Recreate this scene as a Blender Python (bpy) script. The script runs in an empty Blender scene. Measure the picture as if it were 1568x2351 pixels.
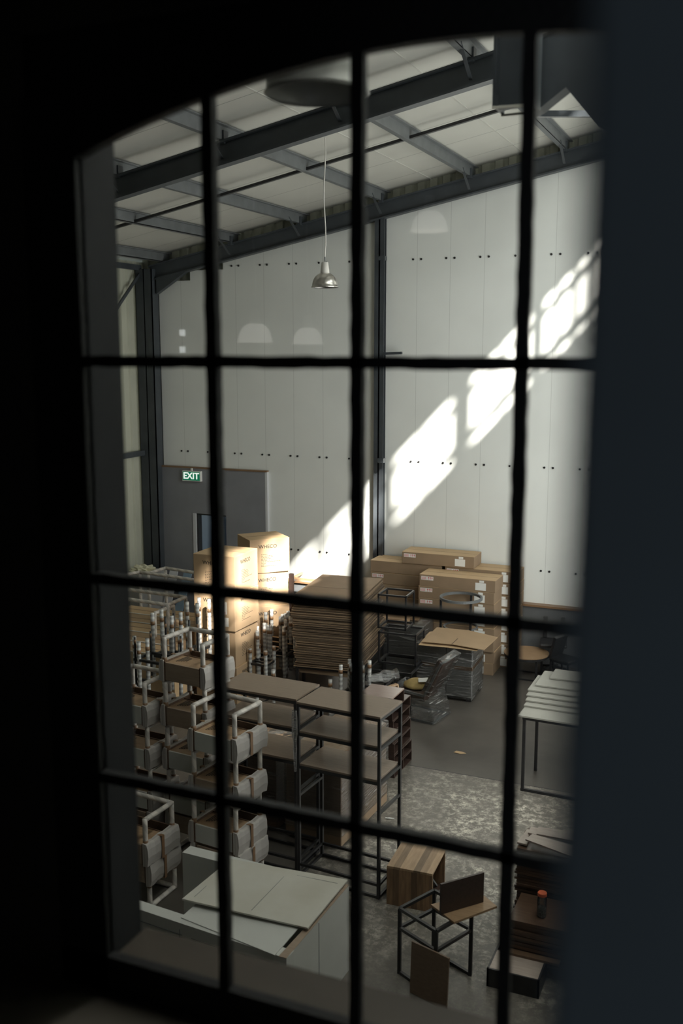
import bpy, bmesh, math, random
from mathutils import Vector, Matrix, Euler
random.seed(7)
sc = bpy.context.scene
COL = sc.collection
R = math.radians

# ------------------------------------------------------------------ camera
TH, PH, FPX, EYE = R(23.06), R(9.33), 2286.0, 4.8
cd = bpy.data.cameras.new('camera')
cam = bpy.data.objects.new('camera', cd); COL.objects.link(cam); sc.camera = cam
cam.location = (0, 0, EYE)
cam.rotation_euler = (R(90) - PH, 0, TH)
cd.sensor_fit = 'VERTICAL'; cd.sensor_height = 36; cd.sensor_width = 24; cd.lens = FPX * 36 / 2351
cd.clip_start = 0.05; cd.clip_end = 200
cd.dof.use_dof = True; cd.dof.focus_distance = 11.0; cd.dof.aperture_fstop = 2.0; cd.dof.aperture_blades = 0

sc.view_settings.view_transform = 'Standard'; sc.view_settings.look = 'None'
sc.view_settings.exposure = 0.13; sc.view_settings.gamma = 1.0
sc.view_settings.use_curve_mapping = False
sc.cycles.max_bounces = 10; sc.cycles.diffuse_bounces = 5; sc.cycles.glossy_bounces = 4
sc.cycles.transparent_max_bounces = 16; sc.cycles.transmission_bounces = 6
sc.cycles.use_denoising = True
sc.cycles.sample_clamp_indirect = 4.0

# ------------------------------------------------------------------ light
w = bpy.data.worlds.new('world'); sc.world = w; w.use_nodes = True
bg = w.node_tree.nodes['Background']
sky = w.node_tree.nodes.new('ShaderNodeTexSky'); sky.sky_type = 'HOSEK_WILKIE'
sky.sun_direction = (0.55, -0.55, 0.6); sky.turbidity = 4.0
w.node_tree.links.new(sky.outputs[0], bg.inputs[0])
bg.inputs[1].default_value = 1.3

def sun(name, d, energy, col, ang):
    l = bpy.data.lights.new(name, 'SUN'); l.energy = energy; l.color = col; l.angle = R(ang)
    o = bpy.data.objects.new(name, l); COL.objects.link(o)
    o.rotation_euler = Vector(d).to_track_quat('-Z', 'Y').to_euler(); o.location = (4, 4, 12)
    return o
def area(name, loc, d, sx, sy, energy, col):
    l = bpy.data.lights.new(name, 'AREA'); l.shape = 'RECTANGLE'; l.size = sx; l.size_y = sy
    l.energy = energy; l.color = col
    o = bpy.data.objects.new(name, l); COL.objects.link(o)
    o.location = loc; o.rotation_euler = Vector(d).to_track_quat('-Z', 'Y').to_euler()
    return o
SUN_D = (-1, 1, -1.06)
sun('sunlight', SUN_D, 34.0, (1.0, 0.94, 0.86), 1.2)
area('clerestory_daylight', (0.50, 7.8, 9.0), (-1, 0.35, -0.72), 10.5, 1.5, 430, (0.98, 1.0, 0.95))
area('side_fill_light', (0.56, 11.0, 3.2), (-1, 0.55, 0.12), 5.4, 6.2, 290, (0.985, 0.995, 0.955))  # added fill for the back wall, set in an invented side opening
area('office_fill_light', (2.6, -1.2, 4.9), (-1.0, 0.65, -0.1), 0.6, 1.6, 27, (0.80, 0.90, 1.0))  # unseen lamp added to brighten the blurred jamb

# ------------------------------------------------------------------ helpers
RV = Vector((math.cos(TH), math.sin(TH), 0))
FV = Vector((-math.sin(TH)*math.cos(PH), math.cos(TH)*math.cos(PH), -math.sin(PH)))
UV = Vector((-math.sin(TH)*math.sin(PH), math.cos(TH)*math.sin(PH), math.cos(PH)))
def ray(u, v): return RV*(u-784) + UV*(1175.5-v) + FV*FPX
def atz(u, v, z=0.0):
    d = ray(u, v); t = (z-EYE)/d.z; return Vector((d.x*t, d.y*t, z))
def aty(u, v, y):
    d = ray(u, v); t = y/d.y; return Vector((d.x*t, y, EYE+d.z*t))

class MB:
    def __init__(s): s.v = []; s.f = []; s.M = None
    def add(s, vs, fs):
        b = len(s.v)
        s.v += [tuple(s.M @ Vector(p)) if s.M else tuple(p) for p in vs]
        s.f += [tuple(b+i for i in f) for f in fs]
        return s
    def box(s, x0, y0, z0, x1, y1, z1):
        vs = [(x0,y0,z0),(x1,y0,z0),(x1,y1,z0),(x0,y1,z0),(x0,y0,z1),(x1,y0,z1),(x1,y1,z1),(x0,y1,z1)]
        return s.add(vs, [(3,2,1,0),(4,5,6,7),(0,1,5,4),(1,2,6,5),(2,3,7,6),(3,0,4,7)])
    def bar(s, p, q, a=.025, b=None, up=(0,0,1)):
        b = b or a; p = Vector(p); q = Vector(q); d = (q-p).normalized(); u = Vector(up)
        if abs(d.dot(u)) > .99: u = Vector((0,1,0))
        r = d.cross(u).normalized()*a/2; u2 = r.cross(d).normalized()*b/2
        vs = [p-r-u2,p+r-u2,p+r+u2,p-r+u2,q-r-u2,q+r-u2,q+r+u2,q-r+u2]
        return s.add(vs, [(0,1,2,3),(7,6,5,4),(0,4,5,1),(1,5,6,2),(2,6,7,3),(3,7,4,0)])
    def tube(s, p, q, r, n=10, r2=None, jit=0, rings=1):
        p = Vector(p); q = Vector(q); d = (q-p).normalized(); r2 = r if r2 is None else r2
        u = Vector((0,0,1)) if abs(d.z) < .95 else Vector((1,0,0))
        a = d.cross(u).normalized(); b = a.cross(d)
        vs = []; fs = []
        for k in range(rings+1):
            t = k/rings; c = p.lerp(q, t); rr = (r+(r2-r)*t)*(1+random.uniform(-jit, jit))
            for i in range(n):
                an = 2*math.pi*i/n; vs.append(c+(a*math.cos(an)+b*math.sin(an))*rr)
        for k in range(rings):
            for i in range(n):
                j = (i+1) % n; fs.append((k*n+i, k*n+j, (k+1)*n+j, (k+1)*n+i))
        fs.append(tuple(range(n))[::-1]); fs.append(tuple(rings*n+i for i in range(n)))
        return s.add(vs, fs)
    def prism(s, pts, h):
        n = len(pts); h = Vector(h) if not isinstance(h, (int, float)) else Vector((0,0,h))
        a = [Vector(p) for p in pts]; vs = a+[p+h for p in a]
        return s.add(vs, [tuple(range(n))[::-1], tuple(range(n, 2*n))]+[(i, (i+1) % n, n+(i+1) % n, n+i) for i in range(n)])
    def lathe(s, prof, c=(0,0,0), n=40):
        c = Vector(c); vs = []; fs = []; m = len(prof)
        for r, z in prof:
            for i in range(n):
                an = 2*math.pi*i/n; vs.append(c+Vector((r*math.cos(an), r*math.sin(an), z)))
        for k in range(m-1):
            for i in range(n):
                j = (i+1) % n; fs.append((k*n+i, k*n+j, (k+1)*n+j, (k+1)*n+i))
        return s.add(vs, fs)
    def build(s, name, m, parent=None, bevel=0, smooth=False, seg=2):
        me = bpy.data.meshes.new(name); me.from_pydata(s.v, [], s.f); me.validate()
        bm = bmesh.new(); bm.from_mesh(me)
        bmesh.ops.recalc_face_normals(bm, faces=bm.faces); bm.to_mesh(me); bm.free()
        if smooth:
            for p in me.polygons: p.use_smooth = True
        me.materials.append(m)
        o = bpy.data.objects.new(name, me); COL.objects.link(o)
        if parent: o.parent = parent
        if bevel:
            md = o.modifiers.new('bevel', 'BEVEL'); md.width = bevel; md.segments = seg; md.limit_method = 'ANGLE'
        return o
def tag(o, label, cat, group=None):
    o['label'] = label; o['category'] = cat
    if group: o['group'] = group
    return o
def thing(name, label, cat, loc=(0,0,0), rz=0, group=None):
    o = bpy.data.objects.new(name, None); COL.objects.link(o); o.empty_display_size = .05
    o.location = loc; o.rotation_euler = (0, 0, rz)
    return tag(o, label, cat, group)
def struct(o): o['kind'] = 'structure'; return o
def dup(root, loc, rz=0.0, label=None, group=None, rx=0.0, swap=None):
    r = root.copy(); COL.objects.link(r); r.location = loc; r.rotation_euler = (rx, 0, rz)
    if label: r['label'] = label
    if group: r['group'] = group
    def kids(src, dst):
        for ch in list(src.children):
            c = ch.copy(); COL.objects.link(c); c.parent = dst; kids(ch, c)
            if swap and c.name.split('.')[0] in swap:
                c.data = c.data.copy(); c.data.materials[0] = swap[c.name.split('.')[0]]
    kids(root, r)
    return r
def text(s, size, m, parent, loc, rot, name='printed_text', ext=.0008, align='CENTER', sx=1.0):
    cu = bpy.data.curves.new(name, 'FONT'); cu.body = s; cu.size = size; cu.extrude = ext
    cu.offset = .0028 if name == 'lettering' and size > .1 else .0008; cu.align_x = align; cu.align_y = 'CENTER'
    o = bpy.data.objects.new(name, cu)
    me = bpy.data.meshes.new_from_object(o); bpy.data.objects.remove(o)
    me.materials.clear(); me.materials.append(m)
    o = bpy.data.objects.new(name, me); COL.objects.link(o)
    o.location = loc; o.rotation_euler = rot; o.scale = (sx, 1, 1); o.parent = parent
    return o

# ------------------------------------------------------------------ materials
def mat(name, col, rough=.6, metal=0, var=.12, scale=6, bump=0, bscale=40, spec=.5, stretch=(1,1,1), col2=None, coat=0):
    m = bpy.data.materials.new(name); m.use_nodes = True; nt = m.node_tree; N = nt.nodes; L = nt.links
    b = N['Principled BSDF']; b.inputs['Roughness'].default_value = rough; b.inputs['Metallic'].default_value = metal
    b.inputs['Specular IOR Level'].default_value = spec
    if coat: b.inputs['Coat Weight'].default_value = coat
    tc = N.new('ShaderNodeTexCoord'); mp = N.new('ShaderNodeMapping'); mp.inputs['Scale'].default_value = stretch
    L.new(tc.outputs['Object'], mp.inputs[0])
    nz = N.new('ShaderNodeTexNoise'); nz.inputs['Scale'].default_value = scale; nz.inputs['Detail'].default_value = 6
    L.new(mp.outputs[0], nz.inputs['Vector'])
    cr = N.new('ShaderNodeValToRGB')
    c2 = col2 or tuple(min(1, c*(1+var)) for c in col); c1 = col if col2 else tuple(c*(1-var) for c in col)
    cr.color_ramp.elements[0].position = .3; cr.color_ramp.elements[1].position = .7
    cr.color_ramp.elements[0].color = (*c1, 1); cr.color_ramp.elements[1].color = (*c2, 1)
    L.new(nz.outputs['Fac'], cr.inputs[0]); L.new(cr.outputs[0], b.inputs['Base Color'])
    if bump:
        n2 = N.new('ShaderNodeTexNoise'); n2.inputs['Scale'].default_value = bscale; n2.inputs['Detail'].default_value = 5
        L.new(mp.outputs[0], n2.inputs['Vector'])
        bp = N.new('ShaderNodeBump'); bp.inputs['Strength'].default_value = bump; bp.inputs['Distance'].default_value = .01
        L.new(n2.outputs['Fac'], bp.inputs['Height']); L.new(bp.outputs[0], b.inputs['Normal'])
    m['ramp'] = cr.name
    return m
def nodes(m): return m.node_tree.nodes, m.node_tree.links, m.node_tree.nodes['Principled BSDF']
def groove(m, axis, pitch, width, off=0, dark=.55, coord='Object', bumpd=0):
    """thin joint lines every PITCH metres along AXIS, cut into the base colour of a panelled surface"""
    N, L, b = nodes(m)
    tc = N.new('ShaderNodeTexCoord'); sp = N.new('ShaderNodeSeparateXYZ'); L.new(tc.outputs[coord], sp.inputs[0])
    a = N.new('ShaderNodeMath'); a.operation = 'SUBTRACT'; a.inputs[1].default_value = off; L.new(sp.outputs[axis], a.inputs[0])
    d = N.new('ShaderNodeMath'); d.operation = 'PINGPONG'; d.inputs[1].default_value = pitch/2; L.new(a.outputs[0], d.inputs[0])
    lt = N.new('ShaderNodeMath'); lt.operation = 'LESS_THAN'; lt.inputs[1].default_value = width/2; L.new(d.outputs[0], lt.inputs[0])
    mx = N.new('ShaderNodeMix'); mx.data_type = 'RGBA'; mx.blend_type = 'MULTIPLY'
    src = b.inputs['Base Color'].links[0].from_socket
    L.new(lt.outputs[0], mx.inputs['Factor']); L.new(src, mx.inputs['A']); mx.inputs['B'].default_value = (dark, dark, dark, 1)
    L.new(mx.outputs['Result'], b.inputs['Base Color'])
def stripes(m, scale, c1, c2, direction='DIAGONAL', dist=2.0, pos=(.35,.65)):
    N, L, b = nodes(m)
    tc = N.new('ShaderNodeTexCoord'); wv = N.new('ShaderNodeTexWave'); wv.bands_direction = direction
    wv.inputs['Scale'].default_value = scale; wv.inputs['Distortion'].default_value = dist; wv.inputs['Detail'].default_value = 2
    L.new(tc.outputs['Object'], wv.inputs['Vector'])
    cr = N.new('ShaderNodeValToRGB'); cr.color_ramp.elements[0].position = pos[0]; cr.color_ramp.elements[1].position = pos[1]
    cr.color_ramp.elements[0].color = (*c1, 1); cr.color_ramp.elements[1].color = (*c2, 1)
    L.new(wv.outputs['Fac'], cr.inputs[0]); L.new(cr.outputs[0], b.inputs['Base Color'])
    bp = N.new('ShaderNodeBump'); bp.inputs['Strength'].default_value = .25; bp.inputs['Distance'].default_value = .003
    L.new(wv.outputs['Fac'], bp.inputs['Height']); L.new(bp.outputs[0], b.inputs['Normal'])
    return m
def wood(name, c1, c2, rough=.45, sx=(1.2, 14, 14), planks=None, axis='X'):
    m = mat(name, c1, rough, scale=5, col2=c2, bump=.05, bscale=30, stretch=sx)
    if planks:
        N, L, b = nodes(m)
        tc = N.new('ShaderNodeTexCoord'); sp = N.new('ShaderNodeSeparateXYZ'); L.new(tc.outputs['Object'], sp.inputs[0])
        a = N.new('ShaderNodeMath'); a.operation = 'DIVIDE'; a.inputs[1].default_value = planks; L.new(sp.outputs[axis], a.inputs[0])
        fl = N.new('ShaderNodeMath'); fl.operation = 'FLOOR'; L.new(a.outputs[0], fl.inputs[0])
        wn = N.new('ShaderNodeTexWhiteNoise'); wn.noise_dimensions = '1D'; L.new(fl.outputs[0], wn.inputs['W'])
        mr = N.new('ShaderNodeMapRange'); mr.inputs['To Min'].default_value = .55; mr.inputs['To Max'].default_value = 1.35
        L.new(wn.outputs['Value'], mr.inputs['Value'])
        mx = N.new('ShaderNodeMix'); mx.data_type = 'RGBA'; mx.blend_type = 'MULTIPLY'; mx.inputs['Factor'].default_value = 1
        L.new(b.inputs['Base Color'].links[0].from_socket, mx.inputs['A']); L.new(mr.outputs[0], mx.inputs['B'])
        L.new(mx.outputs['Result'], b.inputs['Base Color'])
    return m

M_panel = mat('white_wall_panel', (.72,.74,.72), .45, var=.04, scale=1.2, bump=.03, bscale=3)
groove(M_panel, 'X', .53, .008, -9.32, .78)
M_clad = mat('cream_cladding', (.50,.51,.42), .5, var=.06, scale=2)
M_roof = mat('roof_insulation', (.50,.50,.46), .6, var=.05, scale=1.5, bump=.06, bscale=4)
groove(M_roof, 'Y', 1.0, .016, .35, .55)
M_steel = mat('blue_grey_steel', (.050,.058,.066), .42, var=.15, scale=4)
M_steel2 = mat('grey_purlin', (.13,.14,.145), .4, var=.15, scale=5)
M_black = mat('black_metal', (.018,.018,.019), .38, var=.3, scale=12)
M_frameblack = mat('window_paint', (.003,.003,.003), .7, var=.3, scale=20, bump=.3, bscale=60)
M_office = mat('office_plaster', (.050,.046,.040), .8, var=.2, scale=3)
M_blue = mat('dark_blue_curtain', (.055,.070,.080), .85, var=.2, scale=3)
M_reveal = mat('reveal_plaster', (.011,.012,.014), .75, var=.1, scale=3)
M_sill = mat('sill_timber', (.10,.085,.065), .6, var=.2, scale=5)
M_greywall = mat('grey_plaster', (.215,.22,.24), .7, var=.06, scale=3, bump=.05)
M_dado = mat('grey_dado', (.10,.105,.11), .7, var=.1, scale=3)
M_card = mat('cardboard', (.37,.255,.15), .75, var=.08, scale=3, bump=.05, bscale=12)
M_card2 = mat('brown_cardboard', (.25,.175,.11), .75, var=.08, scale=4, bump=.04, bscale=15)
M_cardlight = mat('pale_cardboard', (.50,.35,.20), .7, var=.06, scale=3)
M_cardedge = mat('cardboard_edge', (.10,.07,.045), .85, var=.3, scale=30, stretch=(1,1,12))
M_ink = mat('black_ink', (.03,.025,.02), .8)
M_tapeseam = mat('dark_seam', (.10,.06,.035), .6)
M_white = mat('white_label', (.75,.75,.72), .6, var=.03)
M_red = mat('red_print', (.55,.03,.04), .6)
M_foam = stripes(mat('foam_wrap', (.5,.48,.45), .6, bump=.2), 9, (.37,.35,.325), (.45,.425,.395), 'X', 1.5)
M_wrapleg = stripes(mat('wrapped_leg', (.5,.5,.48), .4), 4.5, (.44,.415,.38), (.60,.56,.51), 'DIAGONAL', 2.0)
M_filmleg = stripes(mat('film_wrapped_leg', (.5,.5,.5), .25), 5, (.32,.32,.31), (.54,.54,.52), 'Z', 2.2, (.2,.8))
M_tape = mat('brown_tape', (.20,.115,.06), .4)
M_ply = wood('plywood', (.30,.19,.105), (.42,.28,.165), .55, (1.5, 9, 9))
M_plydark = wood('brown_drawer_wood', (.115,.068,.04), (.16,.10,.062), .5, (1.5, 9, 9))
M_veneer = wood('pale_brown_veneer', (.27,.20,.145), (.33,.25,.185), .5, (1.5, 9, 9))
M_shelf = wood('shelf_veneer', (.20,.15,.11), (.255,.195,.145), .42, (1.2, 16, 16))
M_whiteb = mat('white_board', (.53,.535,.50), .4, var=.04, scale=4)
M_fan = mat('cream_board', (.30,.295,.26), .4, var=.04, scale=4)
M_whitedirty = mat('dusty_white_board', (.46,.44,.37), .5, scale=3, col2=(.54,.53,.47))
M_rose = wood('reddish_brown_wood', (.034,.021,.017), (.052,.033,.026), .28, (1.2, 12, 12))
M_darkwood = wood('dark_board_wood', (.07,.04,.026), (.11,.066,.042), .35, (1.2, 12, 12))
M_block = wood('striped_hardwood', (.15,.085,.045), (.25,.155,.085), .5, (9, 1.2, 1.2), planks=.055, axis='X')
M_board = wood('grey_brown_board', (.34,.28,.24), (.43,.36,.31), .38, (1.2, 14, 14))
M_rtable = wood('oak_table_top', (.26,.165,.09), (.34,.22,.125), .45, (1.2, 14, 14))
M_grey = mat('grey_wrapped_panel', (.25,.25,.245), .4, var=.1, scale=2)
M_alu = mat('spun_aluminium', (.62,.60,.56), .28, 1, var=.06, scale=3)
M_aluin = mat('dull_reflector', (.25,.24,.23), .4, 1, var=.1, scale=3)
M_capwhite = mat('white_cap', (.70,.68,.64), .4, var=.03)
M_cush = mat('olive_cushion', (.36,.26,.10), .8, var=.15, scale=14, bump=.2)
M_leather = mat('brown_leather', (.07,.04,.03), .4, var=.2)
M_cloth = mat('cream_cloth', (.62,.60,.44), .85, var=.1)
M_gate = mat('slate_blue_gate', (.20,.29,.38), .5, var=.1)
M_jamb = mat('pale_door_jamb', (.55,.56,.58), .5, var=.03)
M_ground = mat('pale_paving', (.45,.45,.43), .8)
M_lid = mat('orange_red_lid', (.65,.12,.04), .45)
M_gravel = mat('grey_screws', (.35,.36,.36), .3, .6, var=.6, scale=90, bump=1, bscale=90)
M_outer = mat('sun_blocker_sheet', (.3,.3,.3), .6)
def emis(name, col, st):
    m = bpy.data.materials.new(name); m.use_nodes = True; b = m.node_tree.nodes['Principled BSDF']
    b.inputs['Base Color'].default_value = (*col, 1); b.inputs['Emission Color'].default_value = (*col, 1)
    b.inputs['Emission Strength'].default_value = st; return m
M_green = emis('exit_green', (.0,.20,.10), .35)
M_exitw = emis('exit_letters', (.9,.95,.9), .75)
M_opal = emis('lit_opal_shade', (1.0,.97,.90), 2.2)

def glassy(name, tint, gl, rough=.02, streak=0, alpha_gl=None):
    m = bpy.data.materials.new(name); m.use_nodes = True; nt = m.node_tree; N = nt.nodes; L = nt.links
    N.remove(N['Principled BSDF']); out = N['Material Output']
    tr = N.new('ShaderNodeBsdfTransparent'); tr.inputs[0].default_value = (*tint, 1)
    g = N.new('ShaderNodeBsdfGlossy'); g.inputs['Roughness'].default_value = rough
    fr = N.new('ShaderNodeFresnel'); fr.inputs[0].default_value = 1.45
    mx = N.new('ShaderNodeMixShader')
    ml = N.new('ShaderNodeMath'); ml.operation = 'MULTIPLY_ADD'; ml.inputs[1].default_value = 1.0; ml.inputs[2].default_value = gl
    ml.use_clamp = True
    L.new(fr.outputs[0], ml.inputs[0])
    L.new(ml.outputs[0], mx.inputs[0]); L.new(tr.outputs[0], mx.inputs[1]); L.new(g.outputs[0], mx.inputs[2])
    L.new(mx.outputs[0], out.inputs[0])
    if streak:
        tc = N.new('ShaderNodeTexCoord'); mp = N.new('ShaderNodeMapping'); mp.inputs['Scale'].default_value = (3, 3, 34)
        mp.inputs['Rotation'].default_value = (R(-28), 0, 0)
        L.new(tc.outputs['Object'], mp.inputs[0])
        nz = N.new('ShaderNodeTexNoise'); nz.inputs['Scale'].default_value = 1.6; nz.inputs['Detail'].default_value = 5
        L.new(mp.outputs[0], nz.inputs['Vector'])
        bp = N.new('ShaderNodeBump'); bp.inputs['Strength'].default_value = streak; bp.inputs['Distance'].default_value = .03
        L.new(nz.outputs['Fac'], bp.inputs['Height']); L.new(bp.outputs[0], g.inputs['Normal']); L.new(bp.outputs[0], fr.inputs['Normal'])
    return m
M_glass = glassy('window_glass', (.97,.98,.97), 0.0)
M_film = glassy('cling_film', (.96,.965,.965), .07, .12, 1.0)
def film_highlights(m):  # highlights of the film painted as white diffuse streaks
    nt = m.node_tree; N = nt.nodes; L = nt.links; out = N['Material Output']
    tc = N.new('ShaderNodeTexCoord'); mp = N.new('ShaderNodeMapping'); mp.inputs['Scale'].default_value = (2, 2, 26); mp.inputs['Rotation'].default_value = (R(-35), 0, 0)
    L.new(tc.outputs['Object'], mp.inputs[0]); nz = N.new('ShaderNodeTexNoise'); nz.inputs['Scale'].default_value = 2.2; nz.inputs['Detail'].default_value = 3
    L.new(mp.outputs[0], nz.inputs['Vector']); rp = N.new('ShaderNodeMapRange'); rp.inputs[1].default_value = .58; rp.inputs[2].default_value = .72; rp.inputs[4].default_value = .32
    L.new(nz.outputs['Fac'], rp.inputs[0]); df = N.new('ShaderNodeBsdfDiffuse'); df.inputs[0].default_value = (.75, .75, .73, 1)
    mx = N.new('ShaderNodeMixShader'); src = out.inputs[0].links[0].from_socket
    L.new(rp.outputs[0], mx.inputs[0]); L.new(src, mx.inputs[1]); L.new(df.outputs[0], mx.inputs[2]); L.new(mx.outputs[0], out.inputs[0])
film_highlights(M_film)
M_jar = glassy('jar_glass', (.90,.92,.92), .03, .03)

# floor: smooth grey screed with a worn, paler slab in front of the joint
def floor_mat():
    m = bpy.data.materials.new('concrete_floor'); m.use_nodes = True; N, L, b = nodes(m)
    tc = N.new('ShaderNodeTexCoord')
    def noise(s, d=8, r=.6, dist=0, st=(1,1,1)):
        mp = N.new('ShaderNodeMapping'); mp.inputs['Scale'].default_value = st; L.new(tc.outputs['Object'], mp.inputs[0])
        n = N.new('ShaderNodeTexNoise'); n.inputs['Scale'].default_value = s; n.inputs['Detail'].default_value = d
        n.inputs['Roughness'].default_value = r; n.inputs['Distortion'].default_value = dist; L.new(mp.outputs[0], n.inputs['Vector']); return n.outputs['Fac']
    def ramp(src, a, b_, ca, cb):
        c = N.new('ShaderNodeValToRGB'); c.color_ramp.elements[0].position = a; c.color_ramp.elements[1].position = b_
        c.color_ramp.elements[0].color = (*ca, 1); c.color_ramp.elements[1].color = (*cb, 1); L.new(src, c.inputs[0]); return c.outputs[0]
    base = ramp(noise(1.3, 8, .6), .3, .7, (.068,.061,.052), (.112,.101,.087))
    scuff = ramp(noise(12, 14, .82, .2), .47, .62, (0,0,0), (1,1,1)); mid = ramp(noise(3.0, 6, .7, .4), .33, .54, (0,0,0), (1,1,1))
    big = ramp(noise(1.4, 5, .6), .40, .62, (0,0,0), (1,1,1))
    sp = N.new('ShaderNodeSeparateXYZ'); L.new(tc.outputs['Object'], sp.inputs[0])
    def mth(op, a, b2=None, c=None):
        x = N.new('ShaderNodeMath'); x.operation = op
        for i, q in enumerate((a, b2, c)):
            if q is None: continue
            if isinstance(q, (int, float)): x.inputs[i].default_value = q
            else: L.new(q, x.inputs[i])
        return x.outputs[0]
    slab = mth('LESS_THAN', sp.outputs['Y'], 10.42)
    xr = N.new('ShaderNodeMapRange'); xr.inputs[1].default_value = -4.0; xr.inputs[2].default_value = -3.2; L.new(sp.outputs['X'], xr.inputs[0])
    yr = N.new('ShaderNodeMapRange'); yr.inputs[1].default_value = 6.4; yr.inputs[2].default_value = 7.8; L.new(sp.outputs['Y'], yr.inputs[0])
    k = mth('MULTIPLY', slab, mth('MULTIPLY', xr.outputs[0], mth('ADD', .15, mth('MULTIPLY', yr.outputs[0], .85))))
    worn = mth('MULTIPLY', k, mth('ADD', .07, mth('MULTIPLY', mth('MULTIPLY', scuff, mid), mth('ADD', .35, mth('MULTIPLY', big, .65)))))
    mx = N.new('ShaderNodeMix'); mx.data_type = 'RGBA'; L.new(worn, mx.inputs['Factor']); L.new(base, mx.inputs['A'])
    mx.inputs['B'].default_value = (.74,.69,.58, 1)
    jt = mth('LESS_THAN', mth('ABSOLUTE', mth('SUBTRACT', sp.outputs['Y'], 10.42)), .008)
    m2 = N.new('ShaderNodeMix'); m2.data_type = 'RGBA'; L.new(jt, m2.inputs['Factor']); L.new(mx.outputs['Result'], m2.inputs['A'])
    m2.inputs['B'].default_value = (.02,.02,.02, 1); L.new(m2.outputs['Result'], b.inputs['Base Color'])
    rr = N.new('ShaderNodeMapRange'); rr.inputs[3].default_value = .32; rr.inputs[4].default_value = .5
    L.new(noise(3, 6), rr.inputs[0]); L.new(rr.outputs[0], b.inputs['Roughness'])
    return m
M_floor = floor_mat()

# ------------------------------------------------------------------ building shell
XL, XR, YB = -10.15, 0.6, 14.9
zb = lambda X: 5.98 + .196*(X + 9.67)             # underside of the sloping rafters
struct(MB().box(XL-.3, 2.0, -.12, XR+.1, 15.0, 0).build('floor', M_floor))
struct(MB().box(-12, 15.12, -.14, -6.5, 19, -.01).build('trim_1', M_ground)).__setitem__('label', 'pale paving outside the exit door')

# back wall: flat white panels below the end rafter, a doorway low in the corner
bw = MB()
bw.box(XL, YB, 0, -9.13, YB+.08, zb(XL)+.05)
bw.box(-9.13, YB, 1.95, -8.49, YB+.08, 6.1)
for a, b_ in ((-8.49, -5.0), (-5.0, -1.1)):
    bw.prism([(a, YB, .0), (b_, YB, .0), (b_, YB, zb(b_)+.12), (a, YB, zb(a)+.12)], (0, .08, 0))
bw.box(-1.1, YB, 0, XR, YB+.08, 10.1)
wb = struct(bw.build('wall_back', M_panel))
ob = bpy.data.meshes
bolt_me = None
for row_z in (6.15, 3.03, 1.44):
    for k in range(14):
        x = -9.32 + .53*k
        for dx in (-.065, .065):
            if abs(x+dx+5.65) < .13 or (row_z < 2 and (x < -7.6 or (-5.75 < x < -3.2))): continue
            if row_z > 6 and x < -9.1: pass
            if bolt_me is None:
                o = MB().tube((0, 0, 0), (0, -.012, 0), .017, 10).build('bolt', M_black, wb); bolt_me = o
            else:
                o = bolt_me.copy(); COL.objects.link(o); o.parent = wb
            o.location = (x+dx, YB, row_z)
# ribbed sheet closing the gap between end rafter and roof
def corr(name, p0, p1, h0, h1, pitch, depth, m, base0=0, base1=0, ydir=(0, 1, 0)):
    p0 = Vector(p0); p1 = Vector(p1); L_ = (p1-p0).length; n = int(L_/pitch); mb = MB(); vs = []; nrm = Vector(ydir)*depth
    prof = [(0, 0), (.55, 0), (.65, 1), (.9, 1)]
    pts = []
    for k in range(n):
        for t, d in prof: pts.append(((k+t)/n, d))
    pts.append((1, 0))
    for t, d in pts:
        p = p0.lerp(p1, t)+nrm*d
        vs += [p+Vector((0,0,base0+(base1-base0)*t)), p+Vector((0,0,h0+(h1-h0)*t))]
    fs = [(2*i, 2*i+2, 2*i+3, 2*i+1) for i in range(len(pts)-1)]
    mb.add(vs, fs); return mb.build(name, m)
struct(corr('trim_2', (XL, YB+.1, 0), (-1.1, YB+.1, 0), zb(XL)+.75, zb(-1.1)+.75, .2, .04, M_clad, zb(XL)-.2, zb(-1.1)-.2))
# left wall: tall ribbed cladding
struct(corr('wall_left', (XL, 2.1, 0), (XL, YB+.1, 0), 6.27, 6.27, .21, .035, M_clad, 0, 0, (1, 0, 0)))
# roof
TOPR = -1.1
rf = MB().prism([(XL-.3, 2.1, zb(XL-.3)+.42), (TOPR, 2.1, zb(TOPR)+.42), (TOPR, 15.3, zb(TOPR)+.42), (XL-.3, 15.3, zb(XL-.3)+.42)], .08)
struct(rf.build('ceiling', M_roof))
mo = MB().box(TOPR-.05, 2.1, zb(TOPR)+.3, TOPR, 15.0, 10.15).box(TOPR-.05, 2.1, 10.1, XR+.2, 15.0, 10.2)
struct(mo.build('wall_monitor', M_panel))
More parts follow.
